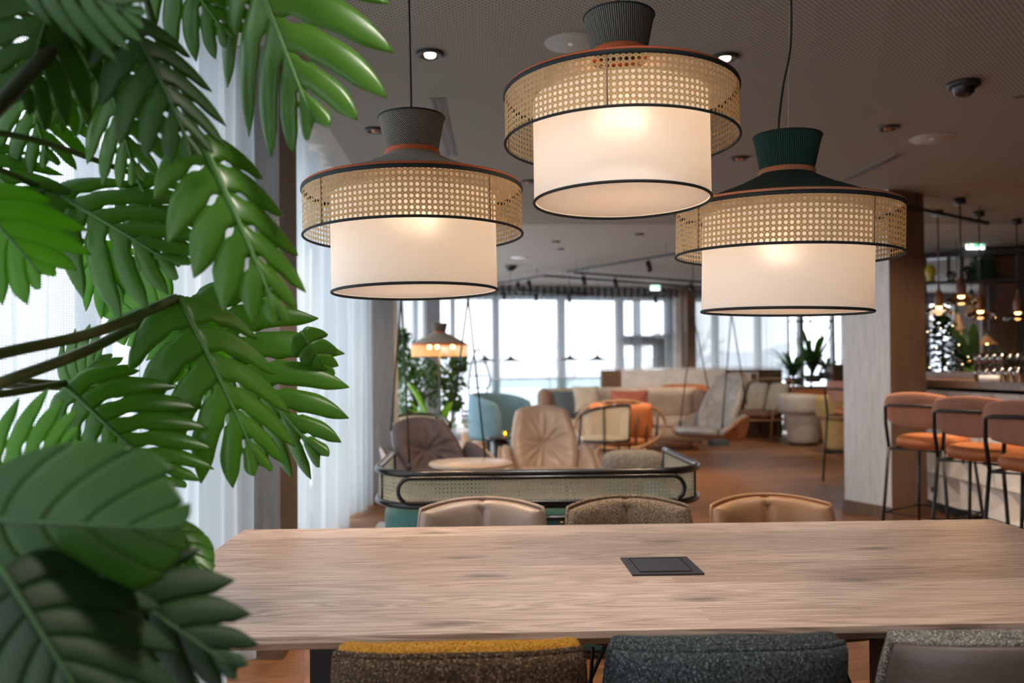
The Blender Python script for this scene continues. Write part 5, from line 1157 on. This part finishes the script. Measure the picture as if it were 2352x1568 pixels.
# ================================================================== monstera
def leaf_mesh(L, W, nl=7, slit=.45, holes=True, droop=.25, fold=.34, curl=.35, seed=0, basal=.25, solid=False, ns=18):
    """leaf in local frame: base at origin, +X toward tip, Y sideways, Z up (upper face)"""
    rn = random.Random(seed); mb = MB()
    gap_rnd = {}
    def width(t): # half width profile 0..1 along midrib
        return W*.5*(math.sin(PI*min(1, max(0, (t+.06)/1.06))**.62)**.75)
    def P(t, s, side):
        bt = t
        wv = width(t)*1.15; ang_ = math.radians(118-92*t**.8)  # rib direction: backward at base, forward at tip
        d = Vector((math.cos(ang_), math.sin(ang_)*side))
        bend = s*s*.75
        x = L*(.02+.80*bt)+d.x*wv*s+wv*bend*.75; y = d.y*wv*s
        rel = t*nl-int(min(t*nl, nl-1e-6))
        z = -fold*abs(y)*1.0*(1 if abs(y) > 0 else 1)-droop*(x/L)**2*L-curl*(y*y)/W*1.6+(.0015 if solid else .022)*L*math.sin(rel*PI)*(s**.5)
        return (x, y, z)
    for side in (1, -1):
        for k in range(nl):
            t0, t1 = k/nl, (k+1)/nl; nt = 5
            s0a = .0 if solid else slit*rn.uniform(.8, 1.3); hole_c = rn.uniform(.20, .3); lobeL = 1-rn.uniform(0, .10)
            vs = []
            for j in range(ns+1):
                s = j/ns
                def gp(s_, sl):
                    if solid: g = 0.05*max(0, (s_-.9)/.1)**2
                    else:
                        g = 0
                        if s_ > sl: g = .16*min(1, ((s_-sl)/(1-sl)))+.09*min(1, (s_-sl)/.06)
                        if holes and abs(s_-hole_c) < .085: g = max(g, .22*math.cos((s_-hole_c)/.085*PI/2)**.6)
                    if s_ > .66: g = g+(1-g)*.96*((s_-.66)/.34)**2.0*(1 if not solid else .05)
                    return min(g, .97)
                gl = gap_rnd.get((side, k), .5)
                sl_lo = gap_rnd.setdefault(('s', side, k), slit*1.25*rn.uniform(.8, 1.3)); sl_hi = gap_rnd.setdefault(('s', side, k+1), slit*1.25*rn.uniform(.8, 1.3))
                lo = gp(s, sl_lo)*.5 if (k > 0) else .5*gp(s, 2)*.5; hi = gp(s, sl_hi)*.5 if (k < nl-1) else gp(s, 2)*.5
                for i in range(nt+1):
                    q_ = (lo+hi); lo2, hi2 = (q_*.62, q_*.38) if s > .66 and not solid else (lo, hi)
                    if s > .66 and not solid: m_ = min(1, (s-.66)/.1); lo2, hi2 = lo+(lo2-lo)*m_, hi+(hi2-hi)*m_
                    u = lo2+(1-lo2-hi2)*(i/nt); t = t0+(t1-t0)*u
                    vs.append(P(t, s*lobeL, side))
            fs = []
            for j in range(ns):
                for i in range(nt):
                    a0 = j*(nt+1)+i; f = (a0, a0+1, a0+nt+2, a0+nt+1); fs.append(f if side > 0 else f[::-1])
            mb.add(vs, fs)
    # midrib
    mr = MB(); pts = [Vector(P(j/12, 0, 1))+Vector((0, 0, .001)) for j in range(13)]; pts[0] = Vector((0, 0, 0)); mr.tube(pts, [.0042*(1-.75*j/12)*L/.35+.0006 for j in range(13)], 6)
    return mb, mr
mon = thing('monstera', 'huge monstera plant with split and holed glossy leaves filling the left side', 'plant', (-.80, .92, 0))
MO = Vector((-.80, .92, 0))
def add_leaf(bu, bv, tu, tv, Yb, Yt, wpx, roll=0, mat=None, origin=None, **kw):
    B, T = at(bu, bv, Y=Yb), at(tu, tv, Y=Yt); ax = T-B; L = ax.length; X = ax.normalized()
    toc = (CAMP-(B+T)*.5).normalized()
    Zv = (toc-X*toc.dot(X)).normalized(); Yv = Zv.cross(X)
    c, s = math.cos(math.radians(roll)), math.sin(math.radians(roll)); Z2 = Zv*c+Yv*s; Y2 = Z2.cross(X)
    D = ((Yb+Yt)/2); W = wpx/FPX*D
    Rm = Matrix((X, Y2, Z2)).transposed()
    mb, mr = leaf_mesh(L*1.0, W, **kw)
    dz = kw.get('droop', .25)
    out = MB(); off = B-MO
    def tf(v):
        v = Vector(v); v.z += dz*(v.x/L)*L*.55  # keep the tip near its aim
        return Rm@v+off
    mb.v = [tuple(tf(v)) for v in mb.v]; mr.v = [tuple(tf(v)) for v in mr.v]
    lf = mb.build('leaf', mat or m_leaf, mon); md = lf.modifiers.new('thick', 'SOLIDIFY'); md.thickness = .0012; mr.build('midrib', m_rib_dk if mat in (m_leaf_dk, m_leaf_vdk) else m_rib, lf)
    if origin is not None:
        O = origin-MO; m_ = (O+off)*.5+Vector((0, 0, .03)); pt = MB(); pt.tube(bez([O, m_, off], 8), .0048, 8); pt.build('petiole', m_stem, mon)
S1, S2, S3 = Vector((-.72, 1.02, 1.25)), Vector((-.74, .95, 1.5)), Vector((-.72, .90, 1.05))
G, GD, GL = m_leaf, m_leaf_dk, m_leaf_lt
LV = [
 # bu  bv   tu   tv   Yb   Yt   w   roll mat  kwargs
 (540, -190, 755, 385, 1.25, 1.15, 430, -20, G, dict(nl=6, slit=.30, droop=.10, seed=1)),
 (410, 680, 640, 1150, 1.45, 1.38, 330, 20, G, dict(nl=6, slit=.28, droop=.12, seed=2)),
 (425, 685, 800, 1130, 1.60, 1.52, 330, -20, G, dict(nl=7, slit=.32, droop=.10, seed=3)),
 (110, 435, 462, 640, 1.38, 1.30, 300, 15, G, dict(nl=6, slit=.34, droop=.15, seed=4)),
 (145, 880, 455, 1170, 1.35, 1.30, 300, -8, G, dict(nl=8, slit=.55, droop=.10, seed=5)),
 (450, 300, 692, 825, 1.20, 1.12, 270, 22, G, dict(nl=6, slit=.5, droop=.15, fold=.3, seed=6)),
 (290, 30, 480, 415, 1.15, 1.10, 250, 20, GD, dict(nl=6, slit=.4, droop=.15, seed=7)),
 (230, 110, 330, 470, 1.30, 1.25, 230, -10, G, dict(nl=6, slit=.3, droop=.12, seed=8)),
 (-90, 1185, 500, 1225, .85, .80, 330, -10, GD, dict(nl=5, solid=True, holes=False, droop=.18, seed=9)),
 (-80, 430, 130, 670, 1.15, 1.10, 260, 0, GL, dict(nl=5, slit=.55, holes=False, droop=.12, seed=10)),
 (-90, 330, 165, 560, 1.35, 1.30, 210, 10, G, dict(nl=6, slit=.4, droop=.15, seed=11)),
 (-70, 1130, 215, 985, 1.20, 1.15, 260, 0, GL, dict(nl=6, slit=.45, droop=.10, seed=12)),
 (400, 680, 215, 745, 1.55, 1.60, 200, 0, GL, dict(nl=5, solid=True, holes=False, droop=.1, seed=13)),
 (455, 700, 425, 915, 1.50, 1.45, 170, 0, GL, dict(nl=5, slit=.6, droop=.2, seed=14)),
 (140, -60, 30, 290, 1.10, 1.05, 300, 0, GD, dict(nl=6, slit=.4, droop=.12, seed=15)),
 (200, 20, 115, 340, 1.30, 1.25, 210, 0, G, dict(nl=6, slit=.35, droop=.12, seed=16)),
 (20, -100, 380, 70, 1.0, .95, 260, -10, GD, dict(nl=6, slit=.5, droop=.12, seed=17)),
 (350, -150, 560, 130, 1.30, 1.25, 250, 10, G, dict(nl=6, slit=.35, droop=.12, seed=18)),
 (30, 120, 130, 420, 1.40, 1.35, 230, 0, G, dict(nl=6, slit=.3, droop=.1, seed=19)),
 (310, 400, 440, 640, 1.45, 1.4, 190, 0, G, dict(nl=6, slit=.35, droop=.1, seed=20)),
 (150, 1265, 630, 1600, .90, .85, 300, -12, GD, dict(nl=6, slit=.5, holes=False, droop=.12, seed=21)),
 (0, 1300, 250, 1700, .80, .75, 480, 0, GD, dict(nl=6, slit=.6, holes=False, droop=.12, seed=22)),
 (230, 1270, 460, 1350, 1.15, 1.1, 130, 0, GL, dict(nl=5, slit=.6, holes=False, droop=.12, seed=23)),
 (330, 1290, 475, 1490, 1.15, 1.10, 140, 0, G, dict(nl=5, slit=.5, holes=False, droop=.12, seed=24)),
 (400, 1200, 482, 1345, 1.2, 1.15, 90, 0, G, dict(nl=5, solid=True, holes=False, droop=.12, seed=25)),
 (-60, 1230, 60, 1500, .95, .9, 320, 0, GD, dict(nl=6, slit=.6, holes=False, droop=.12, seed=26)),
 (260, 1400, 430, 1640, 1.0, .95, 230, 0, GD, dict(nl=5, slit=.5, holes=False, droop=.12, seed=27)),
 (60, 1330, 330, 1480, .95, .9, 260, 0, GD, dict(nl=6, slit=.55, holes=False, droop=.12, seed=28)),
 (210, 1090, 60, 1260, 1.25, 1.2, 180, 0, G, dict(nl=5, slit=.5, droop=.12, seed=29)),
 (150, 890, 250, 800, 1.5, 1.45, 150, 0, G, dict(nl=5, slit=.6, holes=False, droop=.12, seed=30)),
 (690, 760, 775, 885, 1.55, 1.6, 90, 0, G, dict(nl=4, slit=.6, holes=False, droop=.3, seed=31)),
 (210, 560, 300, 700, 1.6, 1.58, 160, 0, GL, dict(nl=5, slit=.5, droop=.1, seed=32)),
]
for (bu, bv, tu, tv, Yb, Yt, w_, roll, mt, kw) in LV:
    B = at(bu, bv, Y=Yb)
    if mt is GD and bv > 1195: mt = m_leaf_vdk  # lowest deep-green leaves take the painted shade
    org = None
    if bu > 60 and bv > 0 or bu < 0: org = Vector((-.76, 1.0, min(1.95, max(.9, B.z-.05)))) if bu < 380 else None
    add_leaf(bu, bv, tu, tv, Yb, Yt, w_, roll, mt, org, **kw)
def stem(pts, r, name='petiole', mat=None):
    o = MB(); o.tube(bez([q-MO for q in pts], 8), r, 10); o.build(name, mat or m_stem, mon)
stem([at(-260, 880, Y=1.05), at(0, 812, Y=1.15), at(220, 762, Y=1.3), at(405, 685, Y=1.45)], .0085)
stem([at(-260, 980, Y=1.0), at(0, 880, Y=1.12), at(220, 795, Y=1.35), at(420, 688, Y=1.58)], .0085)
stem([at(-260, 930, Y=1.15), at(0, 905, Y=1.2), at(148, 880, Y=1.35)], .006)
stem([at(-260, 560, Y=1.1), at(0, 478, Y=1.2), at(112, 435, Y=1.38)], .005)
stem([at(-160, 380, Y=.95), at(0, 240, Y=1.0), at(120, 110, Y=1.1), at(205, 40, Y=1.2), at(380, -200, Y=1.2)], .010, mat=m_stem_dk)
stem([at(300, 60, Y=1.15), at(255, -40, Y=1.15), at(200, -120, Y=1.1)], .005); stem([at(560, -165, Y=1.25), at(450, -260, Y=1.2), at(350, -300, Y=1.1)], .006)
stem([at(470, 330, Y=1.2), at(400, 200, Y=1.22), at(330, -20, Y=1.2)], .005)
stem([Vector((-.80, .92, .35)), Vector((-.83, .93, .8)), Vector((-.80, .95, 1.3)), Vector((-.82, .93, 1.9)), Vector((-.74, 1.05, 2.1))], .02, 'main_stem', m_stem_dk)
o = MB(); o.lathe([(0, 0), (.17, 0), (.2, .02), (.24, .40), (.22, .42), (.20, .38), (0, .37)], 48); o.build('pot', m_pot, mon)
o = MB(); o.lathe([(0, .372), (.20, .375)], 32); o.build('soil', m_bark, mon)
